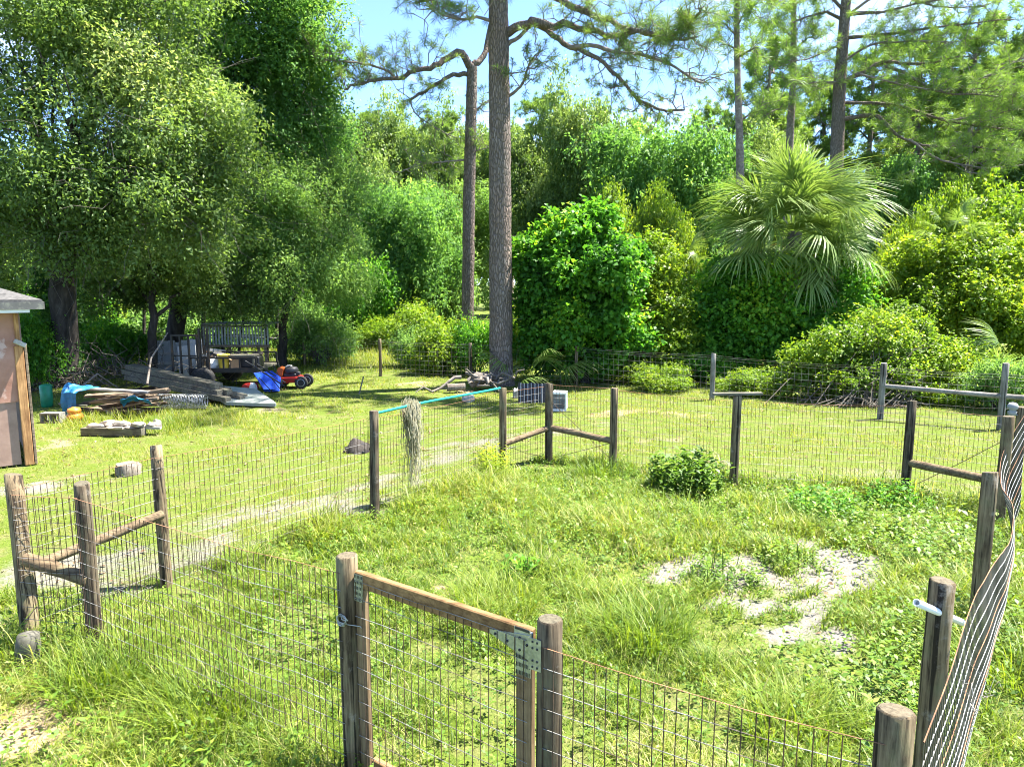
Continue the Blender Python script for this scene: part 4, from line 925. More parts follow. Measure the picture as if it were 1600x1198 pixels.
mb = MB(); mb.box(((ca[0] + cb[0]) / 2, 22.57, (z0 + z1) / 2), (cb[0] - ca[0], .015, .05)); mb.box(((ca[0] + cb[0]) / 2, 22.52, z1 - .03), (cb[0] - ca[0] + .02, .05, .06)); mb.build('cross_rail', M['board_grey'], cg)
for px_, y_ in ((323, 22.55), (416, 22.5), (405, 22.9), (360, 22.8), (323, 23.8), (405, 23.8)):
    p = at(px_, 560, y_); mb = MB(); mb.box((p[0], y_, z0 / 2), (.07, .07, z0)); mb.build('leg', M['board'], cg)
# grey siding panels leaning
sp = thing('siding_panel', 'grey weathered wall panel with battens standing behind the ramp gate', 'panel', (at(236, 570, 22)[0], 22, 0))
a, b = at(236, 571, 22), at(305, 571, 22); zt_ = at(270, 532, 22)[2]
nb = 7
for i in range(nb):
    mb = MB(); w_ = (b[0] - a[0]) / nb; mb.box((a[0] + w_ * (i + .5), 22 + .01 * rj.normal(), .1 + (zt_ - .1) / 2), (w_ * .96, .025, zt_ - .1 + .04 * rj.normal()), tilt=R(rj.normal() * .8)); mb.build('plank', M['siding'], sp)
mb = MB(); mb.box(((a[0] + b[0]) / 2, 21.96, zt_ * .62), (b[0] - a[0], .03, .08)); mb.box(((a[0] + b[0]) / 2, 21.96, .35), (b[0] - a[0], .03, .08)); mb.build('batten', M['board_white'], sp)
for k, (px_, w_, h_, y_) in enumerate(((295, .5, 1.0, 19.6), (310, .34, 1.15, 19.9))):
    p = at(px_, 596, y_); mb = MB(); mb.box((p[0], y_, h_ / 2 + .1), (w_, .03, h_), tilt=R(4), roll=R(-8)); top(mb, 'siding_panel', M['siding'], (p[0], y_, 0), ('wider' if k == 0 else 'narrower') + ' grey panel leaning behind the black ramp gate bars', 'panel')
# wheelbarrow tipped up
p = g(415, 612); wb = thing('wheelbarrow', 'blue wheelbarrow tipped on its nose with black handles pointing up left', 'wheelbarrow', (p[0], p[1], 0))
# tray: tapered tub, opening towards the back left
a0 = at(399, 584, 18.5); a1 = at(412, 578, 19.1); b0 = at(415, 611, 18.2); b1 = at(441, 605, 18.6)
fr_ = [at(397, 583, 18.5), at(425, 580, 19.0), at(438, 590, 18.8), at(436, 611, 18.25), at(414, 611, 18.15)]
dirn = np.array([.15, .42, .12])
ri = [q for q in fr_]; bo = [np.mean(fr_, 0) + (q - np.mean(fr_, 0)) * .62 - np.array([.0, .24, .02]) for q in fr_]
mb = MB(); k = 5; V = ri + bo + [q + np.array([0, .012, 0]) for q in bo] + [q * 1.0 + (np.mean(fr_, 0) - q) * .03 + np.array([0, .01, 0]) for q in ri]
fs = [(i, (i + 1) % k, k + (i + 1) % k, k + i) for i in range(k)] + [tuple(range(k, 2 * k))] + [(3 * k + (i + 1) % k, 3 * k + i, 2 * k + i, 2 * k + (i + 1) % k) for i in range(k)] + [tuple(range(3 * k - 1, 2 * k - 1, -1))] + [((i + 1) % k, i, 3 * k + i, 3 * k + (i + 1) % k) for i in range(k)]
mb.add(V, fs); mb.tube(ri + [ri[0]], .016, 6); mb.build('tray', M['blue'], wb)
for (A_, B_) in (((383, 564, 18.0), (444, 603, 17.95)), ((396, 566, 19.0), (446, 598, 18.7))):
    mb = MB(); a_, b_ = at(*A_), at(*B_); mb.tube([a_, a_ + (b_ - a_) * .2 + np.array([0, 0, .015]), b_], [.022, .019, .019], 8); mb.build('handle', M['black_plastic'], wb)
mb = MB(); c_ = at(436, 600, 19.0); c_[2] = .18; mb.lathe(c_, [(.05, -.04), (.15, -.05), (.18, -.03), (.18, .03), (.15, .05), (.05, .04)], 18, tilt=[[1, 0, 0], [0, 0, -1], [0, 1, 0]]); mb.build('wheel', M['rubber'], wb)
mb = MB()
for A_, B_ in (((405, 590, 18.1), (425, 612, 17.9)), ((425, 592, 18.0), (440, 610, 17.9))): mb.tube([at(*A_), at(*B_)], .012, 6)
mb.build('leg_brace', M['steel_dark'], wb)
# mower
p = g(462, 608); mx, my = p[0], p[1] + .3
mw = thing('lawn_mower', 'red walk-behind lawn mower with dark engine, orange belt cover and grey wheel hubs', 'lawn mower', (mx, my, 0))
k_ = ppm(my)
mb = MB(); Lx0, Lx1 = at(443, 590, my)[0], at(479, 590, my)[0]; zt_ = at(460, 585, my)[2]
prof_ = [(Lx0, .17), (Lx0 + .03, zt_ - .05), (Lx0 + .10, zt_), (Lx1 - .12, zt_ + .02), (Lx1 - .02, zt_ - .03), (Lx1, .20)]
V = [(x_, my - .32 + .03 * (i in (0, 5)), z_) for i, (x_, z_) in enumerate(prof_)] + [(x_, my + .32, z_) for x_, z_ in prof_]; n_ = len(prof_)
mb.add(V, [tuple(range(n_)), tuple(range(2 * n_ - 1, n_ - 1, -1))] + [(i, n_ + i, n_ + (i + 1) % n_, (i + 1) % n_) for i in range(n_)]); mb.box(((Lx0 + Lx1) / 2, my - .335, zt_ - .03), (Lx1 - Lx0 + .02, .03, .05), bevel=.01); mb.build('deck', M['red'], mw)
ex_, ez_ = at(457, 574, my)[0], zt_
mb = MB(); mb.box((ex_ + .04, my, ez_ + .06), (.40, .34, .12), bevel=.03); mb.lathe((ex_ + .05, my, ez_ + .10), [(.19, 0), (.22, .03), (.22, .12), (.18, .19), (.07, .22), (0, .22)], 18); mb.box((ex_ + .28, my - .05, ez_ + .10), (.12, .16, .12), bevel=.02); eng = mb.build('engine', M['engine'], mw)
m2 = MB(); m2.tube([(ex_ - .1, my - .1, ez_ + .3), (ex_ - .02, my - .12, ez_ + .34), (ex_ + .05, my - .1, ez_ + .36)], .022, 8); m2.box((ex_ + .0, my - .02, ez_ + .335), (.16, .12, .04), bevel=.012); sub(m2, 'starter_handle', M['hub'], eng)
mb = MB(); q0 = at(437, 575, my); mb.add([(q0[0] - .1, my - .2, .34), (q0[0] + .16, my - .2, .34), (q0[0] + .20, my - .2, zt_ + .26), (q0[0] + .05, my - .2, zt_ + .30), (q0[0] - .1, my + .2, .34), (q0[0] + .16, my + .2, .34), (q0[0] + .20, my + .2, zt_ + .26), (q0[0] + .05, my + .2, zt_ + .30)], [(0, 1, 2, 3), (7, 6, 5, 4), (0, 4, 5, 1), (1, 5, 6, 2), (2, 6, 7, 3), (3, 7, 4, 0)]); mb.build('belt_cover', M['orange_paint'], mw)
for (px_, r_, dy_) in ((440, .185, -.34), (483, .20, -.30), (440, .185, .36), (483, .20, .36)):
    c_ = at(px_, 596, my); c_ = (c_[0], my + dy_, r_); Tm_ = [[1, 0, 0], [0, 0, -1], [0, 1, 0]]
    mb = MB(); mb.lathe(c_, [(r_ * .6, -.045), (r_ * .92, -.05), (r_, -.03), (r_, .03), (r_ * .92, .05), (r_ * .6, .045)], 20, tilt=Tm_); wh = mb.build('wheel', M['rubber'], mw)
    m2 = MB(); m2.lathe(c_, [(r_ * .12, -.035), (r_ * .62, -.048), (r_ * .62, .048), (r_ * .12, .035)], 16, tilt=Tm_); sub(m2, 'rim', M['hub'], wh)
mb = MB()
for dy_ in (-.22, .22): mb.tube([(Lx0 + .02, my + dy_, .3), (Lx0 - .18, my + dy_, .75), at(429, 569, my) + np.array([0, dy_, .05])], .014, 7)
mb.tube([at(429, 569, my) + np.array([0, -.22, .05]), at(429, 569, my) + np.array([0, .22, .05])], .016, 7); mb.build('push_handle', M['black_plastic'], mw)

mw.scale = (.86, .86, .86); mw.location.x -= .1
# ------------------------------------------------------------------ lawn odds and ends
p = g(200, 739); mb = MB(); mb.tube([(p[0], p[1], -.05), (p[0], p[1], .02), (p[0], p[1], .12), (p[0], p[1], .15)], [.19, .175, .165, .155], 16, wob=.16, rg=rj); top(mb, 'tree_stump', M['stump'], p, 'low tree stump with flat pale sawn top in the mown grass', 'stump')
p = g(560, 704); mb = MB(); mb.tube([(p[0], p[1], -.05), (p[0], p[1], .05), (p[0], p[1], .13), (p[0] + .02, p[1], .16)], [.26, .2, .17, .10], 12, wob=.22, rg=rj)
for k in range(5): a_ = k * 1.3; mb.tube([(p[0], p[1], .06), (p[0] + .3 * math.cos(a_), p[1] + .25 * math.sin(a_), .02)], [.06, .02], 5)
top(mb, 'tree_stump', M['bark_oak'], p, 'dark rotten stump beyond the post with the teal pole', 'stump')
p = g(561, 616); q = at(568, 588, p[1]); mb = MB(); mb.tube([p, q], .018, 6); top(mb, 'wooden_stake', M['deadwood'], p, 'thin grey stake leaning in the lawn left of the pines', 'stake')
# uprooted stump by the pine with limbs and roots
p = g(752, 612); rs = thing('root_stump', 'gnarled grey uprooted stump with twisting roots at the foot of the big pine', 'stump', p)
mb = MB(); mb.tube([(p[0] - .32, p[1] + .3, .18), (p[0] - .1, p[1] + .3, .32), (p[0] + .25, p[1] + .35, .30)], [.14, .17, .11], 10, wob=.25, rg=rj); mb.build('stump_body', M['deadwood'], rs)
for k in range(11):
    a_ = np.array([p[0] + rj.normal() * .25, p[1] + .25, .25 + .1 * rj.random()]); b_ = a_ + np.array([rj.normal() * .55, -.35 + rj.normal() * .3, rj.normal() * .22]); b_[2] = max(.02, b_[2])
    mb = MB(); mb.tube(wander(a_, b_, 5, .13, rj), [.06, .05, .04, .035, .025, .01], 6); mb.build('root', M['deadwood'], rs)
p = g(714, 614); mb = MB(); mb.tube([(p[0] - .25, p[1], .14), (p[0] + .2, p[1] + .12, .15)], [.10, .095], 12, wob=.06, rg=rj); top(mb, 'short_log', M['stump'], p, 'short sawn log lying left of the uprooted stump', 'log')
p = g(732, 628); chunk((p[0], p[1], -.02), (.30, .25, .22), 190, M['rock'], 'pale_rock', 'pale whitish rock below the uprooted stump', 'rock')
p = g(806, 622); chunk((p[0], p[1], -.02), (.16, .16, .26), 191, M['rock'], 'pale_rock', 'small white rock between two posts near the dark panel', 'rock')
p = g(832, 630); dp = thing('corrugated_sheet', 'dark corrugated sheet leaning by the far corner post of the paddock', 'panel', p)
for k in range(16):
    mb = MB(); x_ = p[0] - .32 + k * .042; mb.tube([(x_, p[1], .0), (x_, p[1] + .12, .46 + .01 * rj.normal())], .019, 6); mb.build('rib', M['siding'] if k % 2 else M['engine'], dp)
mb = MB(); mb.box((p[0], p[1] + .085, .23), (.68, .012, .46), roll=R(-12)); mb.build('back_sheet', M['black_plastic'], dp)
p = g(872, 643); ac = thing('window_air_conditioner', 'white window air conditioner with grey grille standing in grass behind the far corner post', 'air conditioner', p, rz=R(-12))
def rot(c):
    ca_, sa_ = math.cos(R(-12)), math.sin(R(-12)); return (p[0] + c[0] * ca_ - c[1] * sa_, p[1] + c[0] * sa_ + c[1] * ca_, c[2])
def rbox(mb, c, s_, **kw): mb.box(rot(c), s_, rz=R(-12), **kw)
mb = MB(); rbox(mb, (0, .2, .22), (.32, .36, .40), bevel=.01); mb.build('body', M['white'], ac)
mb = MB()
for z_, hh in ((.405, .035), (.035, .05)): rbox(mb, (0, .01, z_), (.36, .03, hh))
for x_ in (-.165, .165): rbox(mb, (x_, .011, .22), (.035, .03, .335))
mb.build('front_frame', M['white'], ac)
mb = MB(); rbox(mb, (0, .017, .22), (.295, .006, .335)); mb.build('coil', M['engine'], ac)
for i in range(14):
    mb = MB(); rbox(mb, (0, .008, .07 + i * .0235), (.29, .012, .008)); mb.build('grille_bar', M['hub'], ac)
# brush pile of dead branches under the oak
bp = g(120, 612); mb = MB()
for k in range(210):
    a_ = np.array([bp[0] + rj.normal() * 1.5, bp[1] + 1.1 + rj.normal() * .8, .05 + rj.random() * .5]); b_ = a_ + np.array([rj.normal() * .8, rj.normal() * .4, rj.normal() * .45 + .15]); b_[2] = max(.03, b_[2]); r_ = .006 + .012 * rj.random() ** 2
    mb.tube(wander(a_, b_, 5, .12, rj), [r_, r_, r_ * .9, r_ * .8, r_ * .6, r_ * .3], 4, cap=False)
bt_ = thing('brush_pile', 'tangled pile of dead grey branches under the oak behind the tarp', 'brush pile', (bp[0], bp[1] + 1, 0)); mb.build('dry_branches', M['brush'], bt_, 'stuff')
for k, (P0, P1, P2) in enumerate((((92, 632), (152, 584), (190, 610)), ((230, 600), (236, 560), (262, 520)))):
    pts = [at(*P0, 15.9), at(*P1, 16.6), at(*P2, 17.2)]; mb = MB(); mb.tube(pts, [.028, .022, .012], 7); top(mb, 'fallen_branch', M['deadwood'], pts[0], ('bent grey branch arching over the blue tarp' if k == 0 else 'pale dead branch rising beside the siding panel'), 'branch')
# ------------------------------------------------------------------ broadleaf trees
rt = np.random.default_rng(51)
def add_tree(name, label, cat, base, lobes, n, L, slen, ln, wd, mat, seed, tr, group=None, trunk=True, hub=None, twigs=2, tw=0, bark='bark_oak', **kw):
    base = np.array(base, float); t = thing(name, label, cat, base, group)
    loc = [(a - base[0], b - base[1], c, d, e, f) for a, b, c, d, e, f in lobes]
    o = link('crown', crown_mesh('crown', loc, n, L, slen, ln, wd, M[mat], seed, **kw), t)
    if tw: twig_sprays(lobes, tw, seed + 5).build('twigs', M['twig'], t, 'stuff')
    if trunk:
        hub = (np.mean([q[:3] for q in lobes], 0) * [1, 1, .82]) if hub is None else hub
        limb_tree(base - [0, 0, .1], hub, lobes, tr, np.random.default_rng(seed + 9), twigs).build('trunk', M[bark], t)
    return t
o1b = g(100, 602)
o1 = px_lobes([(60, 60, 18, 150, 110), (200, 40, 19, 150, 100), (120, 180, 17, 150, 110), (250, 150, 18, 110, 100), (30, 300, 17.5, 110, 100), (190, 290, 17, 120, 90), (300, 320, 18, 100, 85), (110, 375, 17.2, 95, 55), (-70, 180, 18, 120, 150), (330, 215, 18.5, 80, 80), (40, -120, 20, 190, 120), (220, -110, 21, 170, 110), (-60, 400, 18.5, 90, 90)])
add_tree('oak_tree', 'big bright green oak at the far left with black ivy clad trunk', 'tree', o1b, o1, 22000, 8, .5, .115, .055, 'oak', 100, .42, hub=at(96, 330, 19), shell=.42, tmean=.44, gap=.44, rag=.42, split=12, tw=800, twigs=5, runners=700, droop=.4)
# ivy round its trunk
ivy = [(o1b[0], o1b[1], z_, .55, .5, .45) for z_ in (.5, 1.2, 1.9, 2.6, 3.2)]
t_ = [o for o in COL.objects if o.name == 'oak_tree'][0]
link('ivy', crown_mesh('ivy', [(a - o1b[0], b - o1b[1], c, d, e, f) for a, b, c, d, e, f in ivy], 900, 7, .2, .10, .075, M['dark'], 140, shell=.75, tmean=.2, fresh=0), t_)
o2 = px_lobes([(420, 30, 24, 110, 90), (470, 160, 24, 75, 100), (385, 150, 23.5, 95, 90), (500, 215, 25, 42, 60), (400, 255, 24, 110, 70), (440, -80, 24.5, 110, 90), (330, 60, 25, 80, 80)])
add_tree('oak_tree', 'tall dark green tree right of the big oak, against the blue sky', 'tree', g(262, 575), o2, 14500, 8, .5, .125, .066, 'dark', 200, .30, hub=at(330, 230, 24), shell=.45, tmean=.45, gap=.4, rag=.4, split=12, tw=350, twigs=3, runners=400)
o3 = px_lobes([(480, 320, 23, 90, 65), (520, 405, 23.5, 62, 65), (450, 425, 22.5, 75, 75), (370, 415, 23, 90, 60), (525, 285, 24, 50, 42), (420, 350, 22.5, 80, 60), (290, 425, 23, 80, 50)])
add_tree('willowy_tree', 'soft grey-green small-leaved tree drooping behind the raised hutch', 'tree', g(440, 572), o3, 13000, 8, .42, .10, .042, 'grey', 300, .16, hub=at(450, 420, 23), shell=.4, droop=.6, tmean=.45, gap=.42, rag=.42, split=12, tw=500, runners=400)
o4 = px_lobes([(235, 410, 21, 60, 55), (170, 445, 21.5, 60, 50), (300, 390, 20.5, 60, 60), (330, 450, 21.5, 55, 38), (400, 470, 22, 50, 30)])
add_tree('understory_tree', 'thin shaded understory tree between the oak and the hutch, reddish slim trunk', 'tree', g(238, 590), o4, 3600, 8, .4, .11, .05, 'oak', 340, .15, hub=at(240, 420, 21), shell=.4, tmean=.3, gap=.5)

# ------------------------------------------------------------------ background trees: three shapes, copied
def dome(seed, k, R_, H_, z0):
    r = np.random.default_rng(seed); out = [(0, 0, z0 + H_ * .5, R_ * .62, R_ * .62, H_ * .36)]
    for i in range(k):
        a = 6.283 * i / k + r.random() * .7; zz = z0 + H_ * (.12 + .72 * r.random()); q = R_ * (.62 - .38 * max(0, (zz - z0) / H_ - .35)); out.append((math.cos(a) * q, math.sin(a) * q, zz, R_ * (.26 + .26 * r.random()), R_ * (.26 + .26 * r.random()), H_ * (.10 + .17 * r.random())))
    return out
SHAPES = []
for i, (mat, R_, H_, z0, L, ln, wd, dr, tm) in enumerate((('oak', 4.2, 8.5, 1.2, 7, .20, .10, .1, .46), ('dark', 4.4, 8.0, .6, 7, .20, .115, .2, .46), ('yel', 3.6, 5.5, .0, 7, .17, .10, .35, .38), ('grey', 3.6, 9.5, 1.0, 7, .19, .075, .4, .46))):
    lobes = dome(400 + i, 13, R_, H_, z0); me = crown_mesh('crown', lobes, 6800, L, .55, ln, wd, M[mat], 420 + i * 10, shell=.6, droop=dr, tmean=tm, gap=.34, rag=.34, split=8, runners=220)
    tm_ = limb_tree((0, 0, -.1), (0, 0, z0 + H_ * .5), lobes, .2, np.random.default_rng(430 + i), 1, 7); e = bpy.data.objects.new('e', None); to = tm_.build('trunk', M['bark_oak'], e); SHAPES.append((me, to.data, R_, z0 + H_)); bpy.data.objects.remove(to); bpy.data.objects.remove(e)
def bg_tree(shape, px, pytop, Y, rpx, label, name='broadleaf_tree', cat='tree', group=None, rz=None):
    me, tme, R_, H_ = SHAPES[shape]; tpt = at(px, pytop, Y); h = tpt[2]; sxy = rpx * ppm(Y) / R_; t = thing(name, label, cat, (tpt[0], Y, 0), group, rz=rt.random() * 6.28 if rz is None else rz)
    t.scale = (sxy, sxy, h / H_); link('crown', me, t); link('trunk', tme, t); return t
bg_tree(1, 640, 255, 36, 95, 'dark green vine-hung tree standing behind the thin pine')
bg_tree(0, 905, 150, 42, 80, 'tall mid-green tree above the vine covered lump, left of the dark dome')
bg_tree(1, 1035, 160, 38, 130, 'broad dark green dome of a tree left of the palm')
bg_tree(2, 1040, 275, 29, 62, 'bright yellow-green vine mound just left of the palm crown', 'vine_mound', 'vine mound')
bg_tree(0, 845, 195, 44, 75, 'bushy green tree filling the gap right of the big pine trunk')
bg_tree(0, 655, 195, 47, 70, 'tall green tree filling the gap left of the thin pine trunk')
bg_tree(0, 570, 175, 44, 85, 'mid-green tree behind the gap left of the thin pine')
bg_tree(2, 945, 285, 31, 60, 'dark-centred vine mound above the right shoulder of the vine covered lump', 'vine_mound', 'vine mound')
bg_tree(0, 1190, 205, 40, 80, 'sunny green tree behind the upper left of the palm crown')
bg_tree(1, 1395, 225, 40, 90, 'shadowy dark tree right of the palm crown under the pine boughs')
bg_tree(3, 1500, 200, 44, 110, 'greyish green tree behind the pine boughs at right')
bg_tree(0, 1610, 190, 40, 110, 'green tree at the right edge behind the yellow vine bank')
bg_tree(2, 1560, 255, 27, 130, 'tall yellow-green vine bank at the right edge of the picture', 'vine_mound', 'vine mound')
bg_tree(2, 1455, 285, 25.5, 75, 'yellow-green vine mound right of the palm, below the pine boughs', 'vine_mound', 'vine mound')
bg_tree(3, 715, 270, 52, 90, 'hazy pale tree seen between the two pine trunks')
GB = 'far woodland trees closing the view behind the oaks'
for k, (px, py, Y, rp) in enumerate(((-120, 200, 34, 130), (20, 240, 40, 120), (150, 240, 36, 110), (280, 200, 42, 120), (400, 230, 38, 110), (480, 180, 50, 100))):
    bg_tree((0, 1, 3, 0, 1, 0)[k], px, py, Y, rp, 'shaded woodland tree glimpsed ' + ('at the left edge past the oak', 'above the shed roof', 'right behind the ivy clad trunk', 'behind the siding panel', 'behind the raised hutch', 'under the crooked pine limb')[k], group=GB)
GC2 = 'far woodland trees on the skyline behind palm and pines'
for k in range(9):
    bg_tree((0, 3, 1)[k % 3], 690 + 118 * k + rt.normal() * 20, 225 + 22 * rt.normal(), 58 + 9 * rt.random(), 75 + 15 * rt.random(), 'far woodland tree on the skyline ' + ('left of the thin pine', 'right of the biggest trunk', 'above the vine lump', 'above the dark dome', 'left of the palm tip', 'behind the palm tip', 'right of the spreading pine trunk', 'under the long pine boughs', 'at the right edge')[k], group=GC2)

# ------------------------------------------------------------------ vine covered lump and other vine masses
vb = g(915, 597)
v1 = px_lobes([(900, 440, 20.3, 85, 85), (850, 430, 20, 45, 70), (960, 440, 20.3, 45, 75), (890, 370, 20.3, 50, 40), (930, 350, 20.6, 42, 30), (870, 510, 20, 55, 55), (945, 510, 20.2, 60, 60), (905, 560, 20.2, 75, 30), (845, 490, 20, 28, 50), (975, 400, 20.5, 35, 35)])
add_tree('vine_covered_tree', 'rounded lump of deep green vines smothering a small tree right of the big pine', 'vine covered tree', vb, v1, 7600, 8, .30, .135, .115, 'vine', 500, .12, hub=at(905, 460, 20.3), shell=.6, droop=.6, tmean=.42, gap=.42, rag=.34, fresh=.5, split=9, tw=60, runners=260)
v2 = px_lobes([(1005, 400, 21.8, 45, 35), (1010, 430, 21.5, 55, 45), (1040, 480, 21, 45, 45), (1000, 520, 21, 50, 60), (1050, 540, 20.5, 50, 40), (985, 570, 20.3, 45, 25), (1060, 590, 20, 40, 15)])
add_tree('vine_mound', 'bright yellowish vine shoulder sloping down right of the deep green lump', 'vine mound', g(1020, 600), v2, 4200, 8, .28, .10, .07, 'yel', 520, .08, trunk=False, shell=.55, droop=.5, tmean=.42, fresh=.4, gap=.35, rag=.32, split=9, runners=200)
v3 = px_lobes([(1130, 470, 21.5, 60, 60), (1210, 480, 20.8, 80, 70), (1300, 460, 21, 70, 60), (1110, 540, 21, 55, 40), (1190, 550, 20.5, 70, 40), (1280, 530, 20.5, 60, 40), (1240, 430, 21.5, 90, 40)])
add_tree('vine_mound', 'dark green curtain of vines below the palm fronds', 'vine mound', g(1200, 600), v3, 7000, 8, .28, .12, .10, 'vine', 540, .1, trunk=False, shell=.68, droop=.7, tmean=.48, fresh=.35, gap=.34, rag=.3, runners=200)
v4 = px_lobes([(1370, 530, 17.5, 85, 45), (1290, 560, 17.2, 65, 40), (1440, 560, 17.3, 70, 45), (1350, 590, 16.8, 100, 28), (1400, 500, 18, 60, 30), (1490, 590, 17.2, 45, 35), (1250, 595, 17.2, 45, 22)])
sh = add_tree('vine_covered_shrub', 'low sprawling shrub capped with yellow-green vines behind the rear pasture fence', 'shrub', g(1370, 640), v4, 5600, 8, .26, .085, .062, 'yel', 560, .06, trunk=False, shell=.6, droop=.5, tmean=.44, fresh=.35, zmin=.25, gap=.36, rag=.34, split=9, runners=320)
shl = np.array(sh.location); mb = MB()
for k in range(90):
    a_ = shl + np.array([rt.normal() * .7, rt.random() * .8, .05]); lb = v4[int(rt.integers(0, 7))]; b_ = np.array(lb[:3]) + unit(rt.normal(size=3)) * np.array(lb[3:6]) * .95; b_[2] = max(.1, b_[2]); mb.tube(wander(a_, b_, 4, .12, rt, .1), [.014, .011, .008, .006, .003], 4, cap=False)
mb.build('dry_stems', M['brush'], sh, 'stuff')
v5 = px_lobes([(1470, 430, 22.5, 80, 60), (1560, 420, 22, 80, 70), (1600, 500, 21, 80, 60), (1520, 480, 21.5, 70, 50), (1440, 480, 22, 50, 40)])
add_tree('vine_mound', 'sunlit bank of yellow-green vines at right between palm and picture edge', 'vine mound', g(1540, 585), v5, 6600, 8, .3, .11, .085, 'yel', 580, .1, trunk=False, shell=.55, droop=.5, tmean=.42, fresh=.35, gap=.36, rag=.34, split=9, runners=320)
# bushes along the lawn edge, a few shapes copied
BUSH = []
for i, mat in enumerate(('yel', 'grey', 'vine')):
    lobes = [(0, 0, .75, .95, .9, .6)] + [(math.cos(a) * .65, math.sin(a) * .6, .4 + .5 * rt.random(), .5, .5, .42) for a in np.arange(7) * .9]
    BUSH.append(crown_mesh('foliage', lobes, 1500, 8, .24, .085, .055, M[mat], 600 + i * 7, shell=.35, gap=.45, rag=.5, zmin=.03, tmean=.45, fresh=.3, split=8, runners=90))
STEMS = []
for i in range(2):
    mb = MB()
    for k in range(26): a_ = rt.random() * 6.28; mb.tube(wander((rt.normal() * .1, rt.normal() * .1, 0), (math.cos(a_) * .9, math.sin(a_) * .9, .3 + rt.random() * .9), 4, .08, rt), [.018, .014, .01, .007, .003], 4, cap=False)
    e = bpy.data.objects.new('e', None); so = mb.build('stems', M['twig'], e); STEMS.append(so.data); bpy.data.objects.remove(so); bpy.data.objects.remove(e)
def bush(i, px, py, Y, wpx, hpx, label, cat='bush', name='bush', group=None):
    k = ppm(Y); p = at(px, py, Y); p[2] = 0; t = thing(name, label, cat, p, group, rz=rt.random() * 6.28); s_ = wpx * k / 2.3; t.scale = (s_, s_, hpx * k / 1.35); link('foliage', BUSH[i], t); link('stems', STEMS[i % 2], t)['kind'] = 'stuff'; return t
bush(1, 500, 545, 25, 120, 80, 'pale grey-green bush at the wood edge above the mower')
bush(0, 600, 530, 30, 90, 50, 'round yellow-green bush on the lawn edge behind the lone thin fence post')
bush(0, 655, 520, 31, 110, 70, 'bright yellow-green bush beyond the lawn left of the thin pine')
bush(0, 690, 590, 22.5, 110, 85, 'sunlit yellow-green bush left of the big pine base')
bush(2, 745, 592, 22, 80, 85, 'dark-based green bush between the two pine trunks')
bush(1, 650, 585, 24, 80, 65, 'scrubby bush with bare dry stems left of the pine brush')
bush(0, 815, 590, 22.5, 60, 110, 'tall loose yellow-green bush immediately right of the big pine base')
bush(0, 1035, 603, 18.6, 100, 42, 'feathery yellow-green bush left of the first grey fence post')
bush(0, 1165, 612, 17.9, 110, 42, 'low yellow bush right of the first grey fence post')
bush(2, 1100, 585, 20, 100, 50, 'low dark bush below the left palm fronds')
bush(1, 1560, 640, 15.6, 110, 85, 'grey wispy bush behind the right end of the grey rail')
bush(0, 1470, 640, 16.4, 90, 50, 'short sunny bush behind the grey rail')
bush(1, 470, 540, 28, 90, 90, 'greyish bush in shade right of the raised hutch')
bush(2, 180, 590, 22, 120, 80, 'dark shrub in shade behind the brush pile')
bush(2, 40, 620, 18.5, 110, 120, 'leafy dark shrub between shed and oak trunk')
bush(2, 130, 560, 30, 130, 90, 'dull dark shrub deep in the shade left of the siding panel')
bush(1, 260, 555, 29, 130, 95, 'dull greyish shrub deep in shade behind the siding panel')
bush(1, 420, 530, 31, 110, 80, 'dim shrub beyond the right end of the raised hutch')
bush(2, 90, 590, 24, 150, 110, 'fresh green undergrowth behind the brush pile at the oak foot')
bush(0, 215, 545, 33, 130, 70, 'sunny undergrowth seen far back under the oak canopy')
bush(2, 460, 520, 34, 120, 90, 'green undergrowth at the wood edge beyond the mower')
bush(1, 340, 540, 27, 120, 90, 'dull shrub behind the raised hutch')
bush(2, 560, 545, 33, 120, 130, 'shaded tall shrub at the wood edge left of the thin pine')
bush(1, 690, 500, 38, 120, 130, 'dim grey-green shrub deep between the trunks')
# thin trunks and saplings in the shaded wood on the left
GS = 'thin bare trunks in the shade under the oaks'
for k, px in enumerate((60, 150, 168, 196, 225, 252, 285, 305, 318, 352, 372, 392, 418, 438)):
    Y = 24 + 9 * rt.random(); p = at(px, 560, Y); p[2] = 0; r_ = .035 + .05 * rt.random(); h_ = 5 + 3 * rt.random(); mb = MB()
    mb.tube(wander(p, p + np.array([rt.normal() * .5, rt.normal() * .4, h_]), 6, .12, rt), [r_ * (1.1 - .1 * i) for i in range(7)], 7)
    for q in range(5): z_ = 1.5 + rt.random() * 4; mb.tube(wander(p + np.array([0, 0, z_]), p + np.array([rt.normal() * .9, rt.normal() * .6, z_ + .7]), 3, .08, rt), [r_ * .35, r_ * .25, r_ * .18, r_ * .08], 4)
    top(mb, 'sapling', M['bark_oak'], p, 'thin bare grey trunk standing in the shade of the wood at left', 'sapling', GS)

# distant wood: one mass that closes the horizon
def far_wood():
    lo = []
    for k in range(90):
        a = -1.05 + 2.1 * k / 89 + .01 * rt.normal(); d = 74 + 14 * rt.random(); lo.append((math.sin(a) * d * 1.05, math.cos(a) * d, 3.6 + 1.6 * rt.normal() * .5, 4.5, 3.0, 4.6 + rt.random() * 1.6))
    me = crown_mesh('far_wood', lo, 15000, 5, 1.1, .5, .3, M['oak'], 700, shell=.7, gap=.1, rag=.2, tmean=.4); stuff('far_wood', me)
far_wood()
